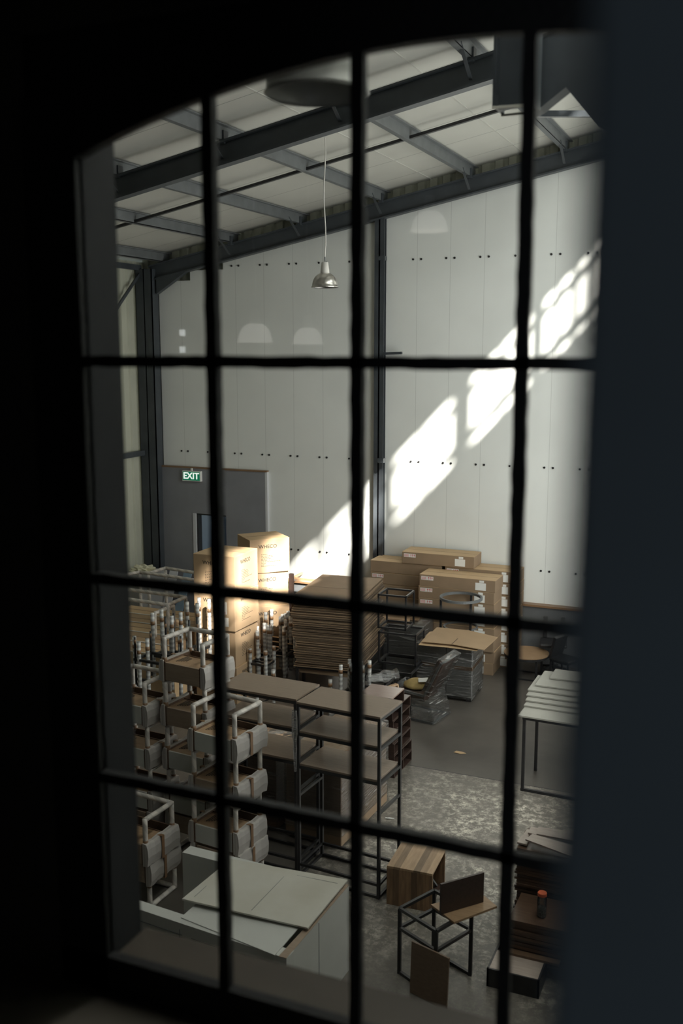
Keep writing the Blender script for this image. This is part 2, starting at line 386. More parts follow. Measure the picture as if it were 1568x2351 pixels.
# right-hand wall, with the high band of windows and a wide opening made up for the fill light
WIN = [(3.72,4.1),(4.25,5.25),(5.38,6.38),(6.5,7.5),(7.6,8.6),(8.8,9.8),(10.03,11.0),(11.1,12.05),(12.2,13.1),(13.25,14.2)]
rw = MB().box(XR, 2.0, 6.4, XR+.12, 15, 8.39).box(XR, 2.0, 0, XR+.12, 8.3, 6.4).box(XR, 13.7, 0, XR+.12, 15, 6.4)
prev = 2.0
for i, (a, b_) in enumerate(WIN):
    rw.box(XR, prev, 8.39, XR+.12, a, 10.15); prev = b_
    top = 9.95 if b_ < 6.45 else 9.54
    rw.box(XR, a, top, XR+.12, b_, 10.15)
rw.box(XR, prev, 8.39, XR+.12, 15, 10.15)
struct(rw.build('wall_right', M_panel))
for i, (a, b_) in enumerate(WIN):
    top = 9.95 if b_ < 6.45 else 9.54
    fr = MB().bar((XR+.06, a, 8.62), (XR+.06, b_, 8.62), .09).bar((XR+.06, a, top-.24), (XR+.06, b_, top-.24), .07)
    n = 4 if a > 10.9 else 2
    for k in range(1, n):
        y = a+(b_-a)*k/n; fr.bar((XR+.06, y, 8.39), (XR+.06, y, top), .035 if n == 2 else .05)
    struct(fr.build('window_%d' % (i+2), M_steel))

# steel frame
def ibeam(mb, p, q, h=.22, w_=.14):
    p = Vector(p); q = Vector(q)
    mb.bar(p, q, .02, h); up = Vector((0, 0, h/2))
    d = (q-p).normalized()
    up = Vector((-d.z, 0, d.x))*(h/2) if abs(d.y) < .1 and abs(d.x) > .1 else up
    mb.bar(p+up, q+up, w_, .022); mb.bar(p-up, q-up, w_, .022); return mb
def icol(mb, x, y, z0, z1, w_=.16, d=.16):
    mb.box(x-w_/2, y-d/2, z0, x+w_/2, y-d/2+.016, z1); mb.box(x-w_/2, y+d/2-.016, z0, x+w_/2, y+d/2, z1)
    mb.box(x-.012, y-d/2, z0, x+.012, y+d/2, z1); return mb
n_tr = 3
def trim(mb, m=None, bevel=0):
    global n_tr
    o = struct(mb.build('trim_%d' % n_tr, m or M_steel, bevel=bevel)); n_tr += 1; return o
for Y in (4.96, 9.93, 14.82):
    mb = MB(); ibeam(mb, (XL+.3, Y, zb(XL+.3)+.12), (TOPR, Y, zb(TOPR)+.12), .235, .13); trim(mb)
# haunch at the far eave
trim(MB().prism([(-9.72, 14.76, zb(-9.7)+.02), (-9.05, 14.76, zb(-9.05)+.02), (-9.72, 14.76, 5.72)], (0, .10, 0)))
for Y in (14.80, 9.93, 4.96):
    mb = MB(); mb.box(-10.08, Y-.12, 0, -9.76, Y-.10, zb(-9.9)+.2); mb.box(-9.93, Y-.12, 0, -9.91, Y+.1, zb(-9.9)+.2)
    mb.box(-10.08, Y+.08, 0, -9.76, Y+.1, zb(-9.9)+.2); mb.box(-9.775, Y-.12, 0, -9.76, Y+.1, zb(-9.9)+.2); trim(mb)
trim(icol(MB(), -5.66, 14.84, 0, zb(-5.66)+.03, .16, .10))
trim(MB().bar((-5.57, 14.82, 1.47), (-5.0, 14.84, 1.46), .05, .04).bar((-5.58, 14.8, 4.72), (-5.28, 14.8, 4.73), .05, .04).box(-5.60, 14.6, 3.02, -5.5, 14.7, 3.09).box(-5.60, 14.6, 6.13, -5.5, 14.7, 6.19))
# purlins along the roof, their cleats and knee braces
for x in (-9.6, -8.26, -7.0, -5.62, -4.23, -2.85, -1.5):
    z = zb(x)+.335
    mb = MB(); mb.bar((x, 2.2, z), (x, 15.0, z), .02, .15); mb.bar((x+.025, 2.2, z+.07), (x+.025, 15, z+.07), .07, .014)
    mb.bar((x-.025, 2.2, z-.07), (x-.025, 15, z-.07), .07, .014); trim(mb, M_steel2)
    if x < -1.6 and x > -9:
        mb = MB()
        for Y, s in ((4.9, 1), (9.93, -1), (14.76, -1)):
            mb.bar((x, Y+s*.42, z-.03), (x, Y+s*.03, zb(x)+.06), .035, .01); mb.box(x-.03, Y-.05, zb(x)+.22, x+.03, Y+.05, z+.02)
        trim(mb, M_steel)
# sag rods midway between the rafters
for Y in (12.05, 7.3):
    mb = MB(); mb.bar((XL+.1, Y, zb(XL)+.30), (TOPR, Y, zb(TOPR)+.30), .05, .035); trim(mb, M_black)
# light joint battens on the roof between purlins
mb = MB()
for x in (-4.9, -3.5):
    mb.bar((x, 2.2, zb(x)+.418), (x, 15, zb(x)+.418), .02, .012)
trim(mb, M_roof)
# girts and brace on the ribbed wall
for z in (2.99, 6.16):
    mb = MB().bar((XL+.12, 2.2, z), (XL+.12, 14.75, z), .06, .09); trim(mb, M_steel)
trim(MB().bar((XL+.14, 13.55, 5.05), (XL+.14, 14.75, 6.10), .03, .05), M_steel)
# broken daylight gap under the eave
# cut-off post and the dark haunch beside it, hanging from the nearest rafter
mb = MB(); mb.box(-1.31, 4.93, 5.95, -1.295, 5.11, 7.7); mb.box(-1.13, 4.93, 5.95, -1.115, 5.11, 7.7); mb.box(-1.3, 5.0, 5.95, -1.12, 5.02, 7.7)
trim(mb)
trim(MB().bar((-1.31, 4.93, 5.945), (-1.12, 4.95, 5.945), .012).bar((-1.31, 5.11, 5.945), (-1.14, 5.1, 5.945), .010), M_whitedirty)
P = [(1212,104),(1420,20),(1440,330),(1372,290),(1299,200),(1240,248),(1212,262)]
trim(MB().prism([aty(u, v, 5.25) for u, v in P], (0, .12, 0)))
trim(MB().bar(aty(1225, 262, 9.0), aty(1372, 262, 9.0), .05, .05))

# low plinth and ledge at the foot of the back wall
struct(MB().box(-7.6, 14.80, 0, XR, 14.9, .90).build('baseboard_back', M_dado))
trim(MB().box(-7.6, 14.76, .90, XR, 14.9, .93), M_tape)

# grey lobby wall with the exit doorway
ex = MB().box(-9.80, 14.84, 0, -9.13, 14.9, 2.74).box(-8.49, 14.84, 0, -7.70, 14.9, 2.74).box(-9.13, 14.84, 1.95, -8.49, 14.9, 2.74)
struct(ex.build('wall_exit_lobby', M_greywall))
trim(MB().box(-9.82, 14.825, 2.74, -7.68, 14.9, 2.765), M_tape)
trim(MB().box(-7.72, 14.838, 0, -7.68, 14.9, 2.74), M_jamb)
dj = MB().box(-9.15, 14.83, 0, -9.09, 14.99, 1.95)
d1 = struct(dj.build('door_1', M_jamb))
MB().box(-9.09, 14.86, 0, -9.06, 14.98, 1.93).box(-8.5, 14.86, 0, -8.48, 14.98, 1.93).box(-9.09, 14.86, 1.92, -8.48, 14.98, 1.95).build('frame', M_black, d1)
g = corr('garden_gate', (-9.16, 15.7, 0), (-8.70, 15.7, 0), 2.2, 2.2, .09, .012, M_gate, 0, 0)
MB().box(-9.16, 15.72, 0, -9.13, 15.76, 2.2).box(-8.73, 15.72, 0, -8.70, 15.76, 2.2).box(-9.16, 15.72, 2.15, -8.7, 15.76, 2.2).build('gate_frame', M_gate, g)
tag(g, 'slate blue ribbed gate seen through the exit doorway', 'gate')
struct(MB().box(3.0, -8, -.1, 3.4, 16, 9.0).build('wall_sun_blocker', M_outer))  # unseen wall added to keep sun out of the side opening
struct(MB().box(XR+.12, 2.1, -.14, 3.0, 15.0, -.01).build('floor_yard', M_ground))
struct(MB().box(-12.5, 17.6, 0, -7.2, 17.7, 2.6).build('wall_yard', M_white))

# exit sign
es = thing('exit_sign', 'green sign reading EXIT in white on the grey wall', 'sign', (-9.13, 14.80, 2.61))
MB().box(-.185, -.02, -.09, .185, .04, .09).build('housing', M_white, es, .004)
MB().box(-.17, -.024, -.075, .17, -.019, .075).build('face', M_green, es)
text('EXIT', .155, M_exitw, es, (0, -.027, 0), (R(90), 0, 0), 'lettering', .002, sx=1.0)
MB().bar((0, .0, .09), (0, .0, .135), .03, .02).build('bracket', M_white, es)

# ------------------------------------------------------------------ office side and arched window
WY = 2.0; XA, XB_, XC = -1.52, .24, -.64
arch = lambda X: 5.41 - .16*((X-XC)/.88)**2
ZS = 3.20
front = MB()
front.box(XL-.3, WY, 0, XA, WY+.14, 8.6); front.box(XB_, WY, 0, 3.2, WY+.14, 8.6)
front.box(XA, WY, 0, XB_, WY+.14, ZS-.02)
n = 24
for i in range(n):
    a = XA+(XB_-XA)*i/n; b_ = XA+(XB_-XA)*(i+1)/n
    front.prism([(a, WY, arch(a)+.11), (b_, WY, arch(b_)+.11), (b_, WY, 8.6), (a, WY, 8.6)], (0, .14, 0))
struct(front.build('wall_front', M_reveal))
struct(MB().box(-7.2, -6.2, 2.9, 3.2, WY, 3.0).build('floor_office', M_office))
struct(MB().box(-7.2, -6.2, 6.4, 3.2, WY, 6.5).build('ceiling_office', M_office))
struct(MB().box(-7.3, -6.2, 2.9, -7.2, WY, 6.5).build('wall_office_left', M_office))
struct(MB().box(3.2, -6.2, 2.9, 3.3, WY+.14, 8.6).build('wall_office_right', M_office))
struct(MB().box(-7.3, -6.3, 2.9, 3.3, -6.2, 6.5).build('wall_office_back', M_office))
lin = MB().box(-7.2, WY-.014, 3.0, XA-.14, WY-.002, 6.4).box(XB_+.14, WY-.014, 3.0, 3.2, WY-.002, 6.4).box(XA-.14, WY-.014, 3.0, XB_+.14, WY-.002, ZS-.12)
lin.box(XA-.14, WY-.014, 5.52, XB_+.14, WY-.002, 6.4)
struct(lin.build('wall_office_front', M_office))
trim(MB().box(XA, WY+.015, ZS-.03, XB_, WY+.16, ZS-.012), mat('brown_sill_paint', (.040,.030,.020), .6))
struct(MB().box(XA-.3, 1.72, 3.06, XB_+.3, WY, 3.10).build('trim_60', M_sill, bevel=.006))
# the near jamb, out of focus at the side of the lens
jt, jb = aty(1342, 60, .34), aty(1248, 2290, .34)
kx = (jt.x-jb.x)/(jt.z-jb.z); jx = lambda z: jb.x+kx*(z-jb.z)
struct(MB().prism([(jx(3.0), .34, 3.0), (1.0, .34, 3.0), (1.0, .34, 6.4), (jx(6.4), .34, 6.4)], (0, .05, 0)).build('wall_office_jamb', M_blue, bevel=.004))

win = MB()
pts = []
N_ = 28
for i in range(N_):
    a = XA+(XB_-XA)*i/N_; b_ = XA+(XB_-XA)*(i+1)/N_
    oa = lambda X: 5.50 - .15*((X-XC)/1.02)**2
    win.prism([(a, WY-.018, arch(a)-.012), (b_, WY-.018, arch(b_)-.012), (b_, WY-.018, oa(b_)+.03), (a, WY-.018, oa(a)+.03)], (0, .03, 0))
win.box(XA-.15, WY-.018, ZS-.13, XA, WY+.012, 5.38); win.box(XB_, WY-.018, ZS-.13, XB_+.15, WY+.012, 5.38)
win.box(XA-.15, WY-.018, ZS-.13, XB_+.15, WY+.012, ZS+.005)
w1 = struct(win.build('window_1', M_frameblack))
def wobble_bar(p, q, wd, dp):
    p = Vector(p); q = Vector(q); d = q-p; Ln = d.length; n = max(4, int(Ln/.035)); dn = d.normalized()
    vert = abs(dn.z) > .5; mb = MB(); vs = []
    for i in range(n+1):
        c = p+d*i/n; a = wd/2*(1+random.uniform(-.06, .16)); b_ = wd/2*(1+random.uniform(-.06, .16))
        sx = Vector((1, 0, 0)) if vert else Vector((0, 0, 1)); y0 = Vector((0, -dp/2, 0)); y1 = Vector((0, dp/2, 0))
        vs += [c-sx*a+y0, c+sx*b_+y0, c+sx*b_*.8+y1, c-sx*a*.8+y1]
    fs = [tuple(range(4))]+[tuple(4*n+k for k in range(4))]
    for i in range(n):
        for k in range(4): fs.append((4*i+k, 4*i+(k+1) % 4, 4*i+4+(k+1) % 4, 4*i+4+k))
    mb.add(vs, fs); return mb
vx = [-1.167, -.812, -.457, -.10]; hz = [4.77, 4.235, 3.71]
for x in vx: wobble_bar((x, WY, ZS), (x, WY, arch(x)), .027, .03).build('glazing_bar', M_frameblack, w1)
for z in hz: wobble_bar((XA, WY, z), (XB_, WY, z), .026, .03).build('glazing_bar', M_frameblack, w1)
xs = [XA]+vx+[XB_]; zs = [ZS]+sorted(hz)
for i in range(5):
    for j in range(4):
        a, b_ = xs[i], xs[i+1]; z0 = zs[j]
        if j < 3: q = [(a, WY, z0), (b_, WY, z0), (b_, WY, zs[j+1]), (a, WY, zs[j+1])]
        else: q = [(a, WY, z0), (b_, WY, z0), (b_, WY, arch(b_)), ((a+b_)/2, WY, arch((a+b_)/2)), (a, WY, arch(a))]
        rx = random.uniform(-.004, .004)
        mb = MB(); mb.add([Vector(p)+Vector((0, .004, 0)) for p in q], [tuple(range(len(q)))])
        mb.build('pane', M_glass, w1)

# ------------------------------------------------------------------ pendant lamps
def pendant(name, label, loc, r, top, m1=M_alu, m2=M_aluin, group=None, cable=M_capwhite, dome=None):
    t = thing(name, label, 'lamp', loc, 0, group)
    k = r/.165
    prof = dome or [(.165,0),(.167,.006),(.155,.016),(.152,.045),(.142,.085),(.122,.120),(.095,.148),(.065,.165),(.050,.168)]
    pr = [(a*k, z*k) for a, z in prof]
    MB().lathe(pr, n=48).build('shade', m1, t, smooth=True)
    MB().lathe([(max(.001, a-.003), z-.002*k) for a, z in pr], n=48).build('reflector', m2, t, smooth=True)
    zt = pr[-1][1]
    MB().lathe([(.054*k, zt-.004), (.053*k, zt+.02*k), (.040*k, zt+.125*k), (.032*k, zt+.13*k), (.001, zt+.132*k)], n=28).build('cap', M_capwhite, t, smooth=True)
    MB().tube((0, 0, zt+.12*k), (0, 0, zt+.19*k), .006*k+.002, 8).build('cord_grip', M_steel2, t)
    c = MB(); q = [Vector((.0+.012*math.sin(i*1.1), 0, zt+.18*k+(top-loc[2]-zt-.18*k)*i/8)) for i in range(9)]
    for a, b_ in zip(q[:-1], q[1:]): c.tube(a, b_, .007, 6)
    c.build('cable', cable, t)
    return t
p = aty(746, 660, 11.05)
pendant('pendant_lamp', 'small silver dome pendant lamp hanging before the far white wall', tuple(p), .163, zb(p.x)+.30)
p = aty(728, 217, 3.45)
bigdome = [(.165,0),(.170,.004),(.164,.012),(.161,.05),(.160,.10),(.150,.125),(.10,.145),(.045,.155)]
pendant('pendant_lamp', 'big dull metal pendant lamp close above, cropped by the window arch', tuple(p), .186, zb(p.x)+.4, mat('grey_enamel', (.42,.42,.40), .35, .3), mat('dull_inner_enamel', (.36,.36,.35), .35, .1), dome=bigdome)
for (u, v, yv, r, s) in ((585, 786, 8.4, .17, 'the bigger of the low pair'), (706, 790, 9.0, .155, 'the smaller of the low pair'), (985, 530, 8.8, .17, 'the high one by the wall column')):
    q = aty(u, v, yv); pos = (q.x, 4-q.y, q.z)
    z0 = min(pos[2], 6.1)
    pendant('office_pendant_lamp', 'office opal lamp reflected in the panes, '+s, pos, r, max(6.4, pos[2]+.6), M_opal, M_opal, 'opal dome lamps of the office')

# two small daylit openings high in the office's rear wall
M_day = emis('daylit_pane', (.95,1.0,1.0), 9.0)
for i, v in enumerate((764, 803)):
    q = aty(417, v, 10.16)
    o = struct(MB().box(q.x-.036, -6.175, q.z-.036, q.x+.036, -6.165, q.z+.036).build('window_%d' % (20+i), M_day))
    MB().box(q.x-.05, -6.20, q.z-.05, q.x+.05, -6.178, q.z+.05).build('window_frame', M_frameblack, o)

# ------------------------------------------------------------------ shelving units
def shelf_unit(x0, y0, rz, label):
    t = thing('shelving_unit', label, 'shelf', (x0, y0, 0), rz)
    W, D_, T = .83, .46, .026
    for x in (T/2, W-T/2):
        for y in (T/2, D_-T/2): MB().bar((x, y, 0), (x, y, 1.67), T).build('leg', M_black, t)
    for z in (1.655, 1.385, 1.075):
        mb = MB()
        for y in (T/2, D_-T/2): mb.bar((T, y, z), (W-T, y, z), T)
        for x in (T/2, W-T/2): mb.bar((x, T, z), (x, D_-T, z), T)
        mb.build('shelf_frame', M_black, t)
        g = .0 if z > 1.6 else T
        MB().box(g, g*.3, z+.013, W-g, D_-g*.3, z+.033).build('shelf_board', M_shelf, t, .002)
    mb = MB()
    for z in (.015, .13):
        for y in (T/2, D_-T/2): mb.bar((T, y, z), (W-T, y, z), T*.9)
        for x in (T/2, W-T/2): mb.bar((x, T, z), (x, D_-T, z), T*.9)
    mb.build('base_frame', M_black, t)
    for x in (T/2, W-T/2): MB().bar((x, T, .80), (x, D_-T, .80), T*.9).build('side_rail', M_black, t)
    return t
shelf_unit(-3.70, 7.66, R(-4.5), 'brown shelving unit on black legs, the one nearer the wooden cube')
shelf_unit(-4.555, 7.755, R(-3), 'brown shelving unit on black legs touching the wrapped drawer tables')
t = tag(MB().tube((-3.70, 7.62, 1.62), (-3.69, 7.61, 1.05), .03, 8, .012, .3, 8).build('plastic_strip', M_film), 'crumpled clear plastic strip hanging between the two shelving units', 'plastic strip')

# ------------------------------------------------------------------ wrapped drawer tables, stacked
W_, D_, H_ = .50, .41, .43
def wrapped_table(upright, front):
    t = thing('wrapped_drawer_table', 'x', 'table')
    f = (lambda z: H_-z) if upright else (lambda z: z)
    def bx(mb, x0, y0, z0, x1, y1, z1):
        a, b_ = f(z0), f(z1); return mb.box(x0, y0, min(a, b_), x1, y1, max(a, b_))
    mb = MB(); bx(mb, .025, .02, .0, W_-.025, D_-.01, .012)
    bx(mb, .02, .01, 0, .035, D_-.01, .19); bx(mb, W_-.035, .01, 0, W_-.02, D_-.01, .19)
    bx(mb, .02, D_-.02, 0, W_-.02, D_-.005, .19); bx(mb, .02, D_*.68, 0, W_-.02, D_*.70, .18)
    mb.build('drawer_case', M_plydark, t)
    mb = MB(); bx(mb, .03, .012, .155, W_-.03, D_*.68, .172); mb.build('underside_panel', M_ply, t)
    mb = MB()
    for k in range(5):
        bx(mb, .09+.02*k, .1+.012*k, .1725, .10+.02*k, .27-.01*k, .176)
    mb.build('loose_straps', M_cardedge, t)
    mb = MB(); bx(mb, .05, -.004, .012, W_-.05, .014, .182); mb.build('drawer_front', front, t, .002)
    mb = MB(); bx(mb, .018, -.002, .0, .048, .012, .192); mb.build('front_stile', M_plydark, t)
    mb = MB(); bx(mb, W_-.048, -.002, .0, W_-.018, .012, .192); mb.build('front_stile', M_plydark, t)
    for s in (0, 1):
        x0, x1 = (-.012, .03) if s == 0 else (W_-.03, W_+.012)
        mb = MB(); n = 8; sg = -1 if s == 0 else 1; xe = -.004 if s == 0 else W_+.004; xi = .03 if s == 0 else W_-.03
        prof = [(xi, .205), (xe, .20), (xe+sg*.014, .15), (xe+sg*.018, .08), (xe+sg*.006, .0), (xi, -.004)]
        vs = []
        for i in range(n+1):
            y = -.012+(D_+.035)*i/n; bl = 1+.5*math.sin(i*1.7+s)
            for x, z in prof: vs.append((x+sg*.006*bl*(1 if abs(x-xi) > .01 else 0), y, f(z+.006*math.sin(i*2.1))))
        m = len(prof); fs = [tuple(range(m)), tuple(n*m+k for k in range(m))]
        for i in range(n):
            for k in range(m): fs.append((i*m+k, i*m+(k+1) % m, (i+1)*m+(k+1) % m, (i+1)*m+k))
        mb.add(vs, fs); mb.build('foam_side', M_foam, t, smooth=False)
        mb = MB(); xx = xe+sg*.030
        mb.box(min(xx, xi), D_*.42, f(.207)-.001 if not upright else f(.207), max(xx, xi), D_*.42+.035, f(.203)+.001)
        a, b_ = sorted((f(-.002), f(.205))); mb.box(min(xx, xx-sg*.003), D_*.42, a, max(xx, xx-sg*.003), D_*.42+.035, b_)
        mb.build('tape_band', M_tape, t)
    for x in (.022, W_-.022):
        for y in (.022, D_-.022):
            l = MB().tube((x, y, f(.17)), (x, y, f(H_-.012)), .0225, 10, jit=.035, rings=5).build('leg', M_wrapleg, t, smooth=True)
            MB().tube((x, y, f(.175)), (x, y, f(.225)), .0238, 10).build('tape', M_tape, l, smooth=True)
    z = f(H_-.022)
    for p, q in (((.022, .022, z), (.022, D_-.022, z)), ((.022, D_-.022, z), (W_-.022, D_-.022, z)), ((W_-.022, D_-.022, z), (W_-.022, .022, z))):
        MB().tube(p, q, .0225, 10, jit=.035, rings=6).build('rail', M_wrapleg, t, smooth=True)
    return t
inv = wrapped_table(False, M_veneer); upr = wrapped_table(True, M_veneer)
first = {False: True, True: True}
def place_wt(x, y, z, rz, up, white, label):
    src = upr if up else inv
    o = dup(src, (x, y, z), rz, label, 'foam wrapped drawer tables in stacks', swap={'drawer_front': M_whiteb if white else M_veneer})
    return o
stacks = [
 # x, y, rz, [(upright, white)], where
 (-4.50, 7.15, -7, [(1,0),(0,1),(0,0),(0,1)], 'the stack against the shelving unit'),
 (-5.05, 7.58, -7, [(1,0),(0,1),(0,1),(0,0),(0,0)], 'the tallest stack, behind the shelf end'),
 (-5.13, 6.67, -3, [(1,0),(0,0)], 'the two-high stack beside the white counter'),
 (-5.66, 7.53, -5, [(1,0),(0,1),(0,1),(0,1)], 'the stack at the dark window reveal'),
]
lev = ['lowest of', 'second up in', 'third up in', 'fourth up in', 'top of']
for (x, y, rz, its, where) in stacks:
    for k, (up, wh) in enumerate(its):
        lv = 'topmost of' if k == len(its)-1 else lev[k]
        if k == 0: lv = 'lowest of'
        lab = '%s foam-wrapped table, %s %s' % ('white-fronted' if wh else 'brown-fronted', lv, where)
        place_wt(x+random.uniform(-.012, .012), y+random.uniform(-.012, .012), k*.432, R(rz+random.uniform(-2, 2)), bool(up), wh, lab)
for s in (inv, upr):
    for c in list(s.children):
        for g_ in list(c.children): bpy.data.objects.remove(g_)
        bpy.data.objects.remove(c)
    bpy.data.objects.remove(s)

# ------------------------------------------------------------------ cartons
def prints(t, W, rot, org, big='WHECO', z=.40, lines=True, s=1.0):
    """logo and small print on one side of a carton; ORG is the lower corner of the side, ROT its turn"""
    e = Euler((R(90), 0, rot)); d = Vector((math.cos(rot), math.sin(rot), 0)); o = Vector(org)
    n_ = Vector((math.sin(rot), -math.cos(rot), 0))*.0015
    text(big, .075*s, M_ink, t, o+d*W*.45+Vector((0,0,z))+n_, e, 'printed_text')
    if lines:
        mb = MB()
        for k, ln in enumerate((.10,.17,.18,.17,.19,.28,.06,.05,.22)):
            zz = z-.12-.022*k; a = o+d*W*.28+n_+Vector((0,0,zz)); xx = 0
            while xx < ln:
                seg = random.uniform(.012, .03); b_ = a+d*(xx+seg)
                mb.add([a+d*xx, b_, b_+Vector((0,0,.007)), a+d*xx+Vector((0,0,.007))], [(0,1,2,3)]); xx += seg+.008
        mb.build('small_print', M_ink, t)
def carton(x, y, z, W, D, H, rz, label, m=M_card, group='tall cartons by the exit', label2=True, fragile=False):
    t = thing('carton', label, 'box', (x, y, z), R(rz), group)
    MB().box(0, 0, 0, W, D, H-.004).build('box_body', m, t, .006)
    mb = MB().box(.0, .0, H-.004, W, D/2-.002, H).box(.0, D/2+.002, H-.005, W, D, H-.001)
    mb.build('flap', M_cardlight if m is M_card else m, t)
    mb = MB().box(W*.02, D/2-.004, H-.001, W*.98, D/2+.003, H+.0012); mb.build('tape_seam', M_tapeseam, t)
    if label2:
        prints(t, W, 0, (0, 0, 0), z=H*.78); prints(t, D, R(90), (W, 0, 0), z=H*.80)
    if fragile:
        l = MB().box(W*.62, -.003, H*.45, W*.80, -.0005, H*.78).build('fragile_label', M_white, t)
        g = MB(); cx = W*.71; zc = H*.66
        g.prism([(cx-.022, -.0045, zc+.035), (cx+.022, -.0045, zc+.035), (cx+.020, -.0045, zc), (cx+.006, -.0045, zc-.012), (cx-.006, -.0045, zc-.012), (cx-.020, -.0045, zc)], (0, .001, 0))
        g.box(cx-.003, -.0045, zc-.035, cx+.003, -.0035, zc-.01); g.box(cx-.018, -.0045, zc-.04, cx+.018, -.0035, zc-.034)
        g.build('glass_symbol', M_red, l)
        text('FRAGILE', .022, M_red, l, (cx, -.004, H*.49), (R(90), 0, 0), 'lettering')
        MB().box(W*.52, -.003, H*.12, W*.84, -.0005, H*.36).build('address_label', M_white, t)
    return t
ht = .5125
for k in range(4):
    carton(-7.05+(.01, -.012, .008, 0)[k], 11.40+(0, .01, -.006, .012)[k], k*ht, .64, .66, ht, (0, 1, -.8, .5)[k],
           'printed carton, %s the four-high stack nearest the window' % ('lowest of', 'second from the floor in', 'third from the floor in', 'topmost of')[k], fragile=(k == 2))
for k in range(4):
    carton(-6.86+.01*k, 12.62, k*ht*.99, .62, .58, ht*.99, (48, 44, 50, 47)[k],
           'printed carton, %s the turned stack behind the others' % ('lowest of', 'second from the floor in', 'third from the floor in', 'topmost of')[k])
for k in range(2):
    carton(-6.22, 12.98, k*ht*.94, .56, .5, ht*.94, 38, 'printed carton, %s the low pair before the sunlit wall' % ('lower of', 'upper of')[k])

# long flat cartons against the back wall
def long_carton(x, y, z, L_, rz, label, lab=True, m=M_card2):
    t = thing('long_carton', label, 'box', (x, y, z), R(rz), 'long flat cartons piled at the back wall')
    MB().box(0, 0, 0, L_, .45, .178).build('box_body', m, t, .005)
    MB().box(.0, .0, .178, L_, .218, .181).box(.0, .226, .178, L_, .45, .181).build('flap', M_cardlight, t)
    MB().box(.02, .2185, .1785, L_-.02, .2255, .1815).build('tape_seam', M_tapeseam, t)
    if lab:
        a = MB().box(L_-.30, -.003, .02, L_-.14, -.0005, .13).build('shipping_label', M_white, t)
        MB().box(L_-.24, -.003, .135, L_-.17, -.0005, .168).build('barcode_label', M_white, t)
        a = MB().box(.03, -.003, .10, .22, -.0005, .155).build('handling_label', M_white, t)
        g = MB()
        for k in range(3):
            cx = .145+.028*k; g.box(cx-.0025, -.0042, .105, cx+.0025, -.0032, .135)
            g.prism([(cx-.011, -.0042, .132), (cx+.011, -.0042, .132), (cx, -.0042, .150)], (0, .001, 0))
        for k in range(4): g.box(.036, -.0042, .108+.011*k, .11, -.0036, .112+.011*k)
        g.build('red_arrows', M_red, a)
    return t
pos = ('lowest', 'second', 'third', 'fourth', 'fifth', 'sixth', 'seventh', 'topmost')
for k in range(8):
    long_carton(-4.66+random.uniform(-.015, .015), 13.93+random.uniform(-.01, .01), k*.181, 1.17, random.uniform(-.6, .6), 'long carton, %s of the front pile behind the wire ring' % (pos[k] if k in (0, 7) else pos[k]+' up'), True)
    long_carton(-5.62+random.uniform(-.012, .012), 14.40, k*.187, 1.17, random.uniform(-.3, .3), 'long carton, %s of the rear pile beside the wall column' % (pos[k] if k in (0, 7) else pos[k]+' up'), k % 3 == 0)
    long_carton(-4.40+random.uniform(-.012, .012), 14.41, k*.187, 1.13, random.uniform(-.3, .3), 'long carton, %s of the rear pile by the grey plinth' % (pos[k] if k in (0, 7) else pos[k]+' up'), True)
long_carton(-5.09, 14.37, 8*.187, 1.15, 1.0, 'long carton lying across the two rear piles, highest of all')

# flattened cartons stacked on a black table frame
FX0, FX1, FY0, FY1 = -5.73, -4.81, 11.84, 13.20
HR = R(6.5); HM = Matrix.Translation((FX0, FY0, 0)) @ Matrix.Rotation(HR, 4, 'Z')
def hp(x, y, z): return HM @ Vector((x, y, z))
t = thing('table_frame', 'black steel frame carrying the tall heap of flattened cartons', 'frame', (FX0, FY0, 0), HR)
WX, WYY = FX1-FX0, FY1-FY0
for x in (.02, WX-.02):
    for y in (.02, WYY-.02): MB().bar((x, y, 0), (x, y, .48), .03).build('leg', M_black, t)
MB().bar((0, .02, .485), (WX, .02, .485), .03).bar((0, WYY-.02, .485), (WX, WYY-.02, .485), .03).bar((.02, 0, .485), (.02, WYY, .485), .03).bar((WX-.02, 0, .485), (WX-.02, WYY, .485), .03).build('top_rails', M_black, t)
NS = 76; th = (1.49-.50)/NS; flat_meshes = []
for v in range(5):
    mb = MB(); mb.box(0, 0, 0, WX, WYY*.499, th*.62); mb.box(0, WYY*.501, 0, WX, WYY, th*.62)
    flat_meshes.append(mb)
proto = []
for v in range(5):
    r_ = random.Random(v); mb = MB(); nn = 6
    mb.prism([(0, 0, 0), (WX*.5, r_.uniform(-.006, .006), 0), (WX, 0, 0), (WX+r_.uniform(0, .01), WYY*.5, 0), (WX, WYY, 0), (0, WYY, 0)], th*(.55+.08*v))
    me = bpy.data.meshes.new('flattened_carton'); me.from_pydata(mb.v, [], mb.f); me.materials.append((M_card2, M_cardedge, M_card2, M_cardedge, M_cardedge)[v]); proto.append(me)
for k in range(NS):
    last = k == NS-1
    o = bpy.data.objects.new('flattened_carton', proto[0 if last else k % 5 if k % 7 else 2]); COL.objects.link(o)
    lean = .03*math.sin(k*.085)+.02*math.sin(k*.31)
    o.location = hp(lean+random.uniform(-.012, .012)-.02, random.uniform(-.015, .015)-.02*math.sin(k*.07), .50+k*th)
    o.rotation_euler = (0, 0, HR+R(random.uniform(-.8, .8)))
    tag(o, 'top sheet of the flattened carton heap, its fold line showing' if last else 'flattened carton within the tall heap on the black frame', 'cardboard', 'flattened cartons in the tall heap')
mb = MB(); mb.M = HM; mb.box(0, WYY*.42, 1.4915, WX-.02, WYY*.425, 1.4925)
tag(mb.build('fold_seam', M_tapeseam), 'dark taped seam across the top of the flattened carton heap', 'tape')
mb = MB(); mb.M = HM
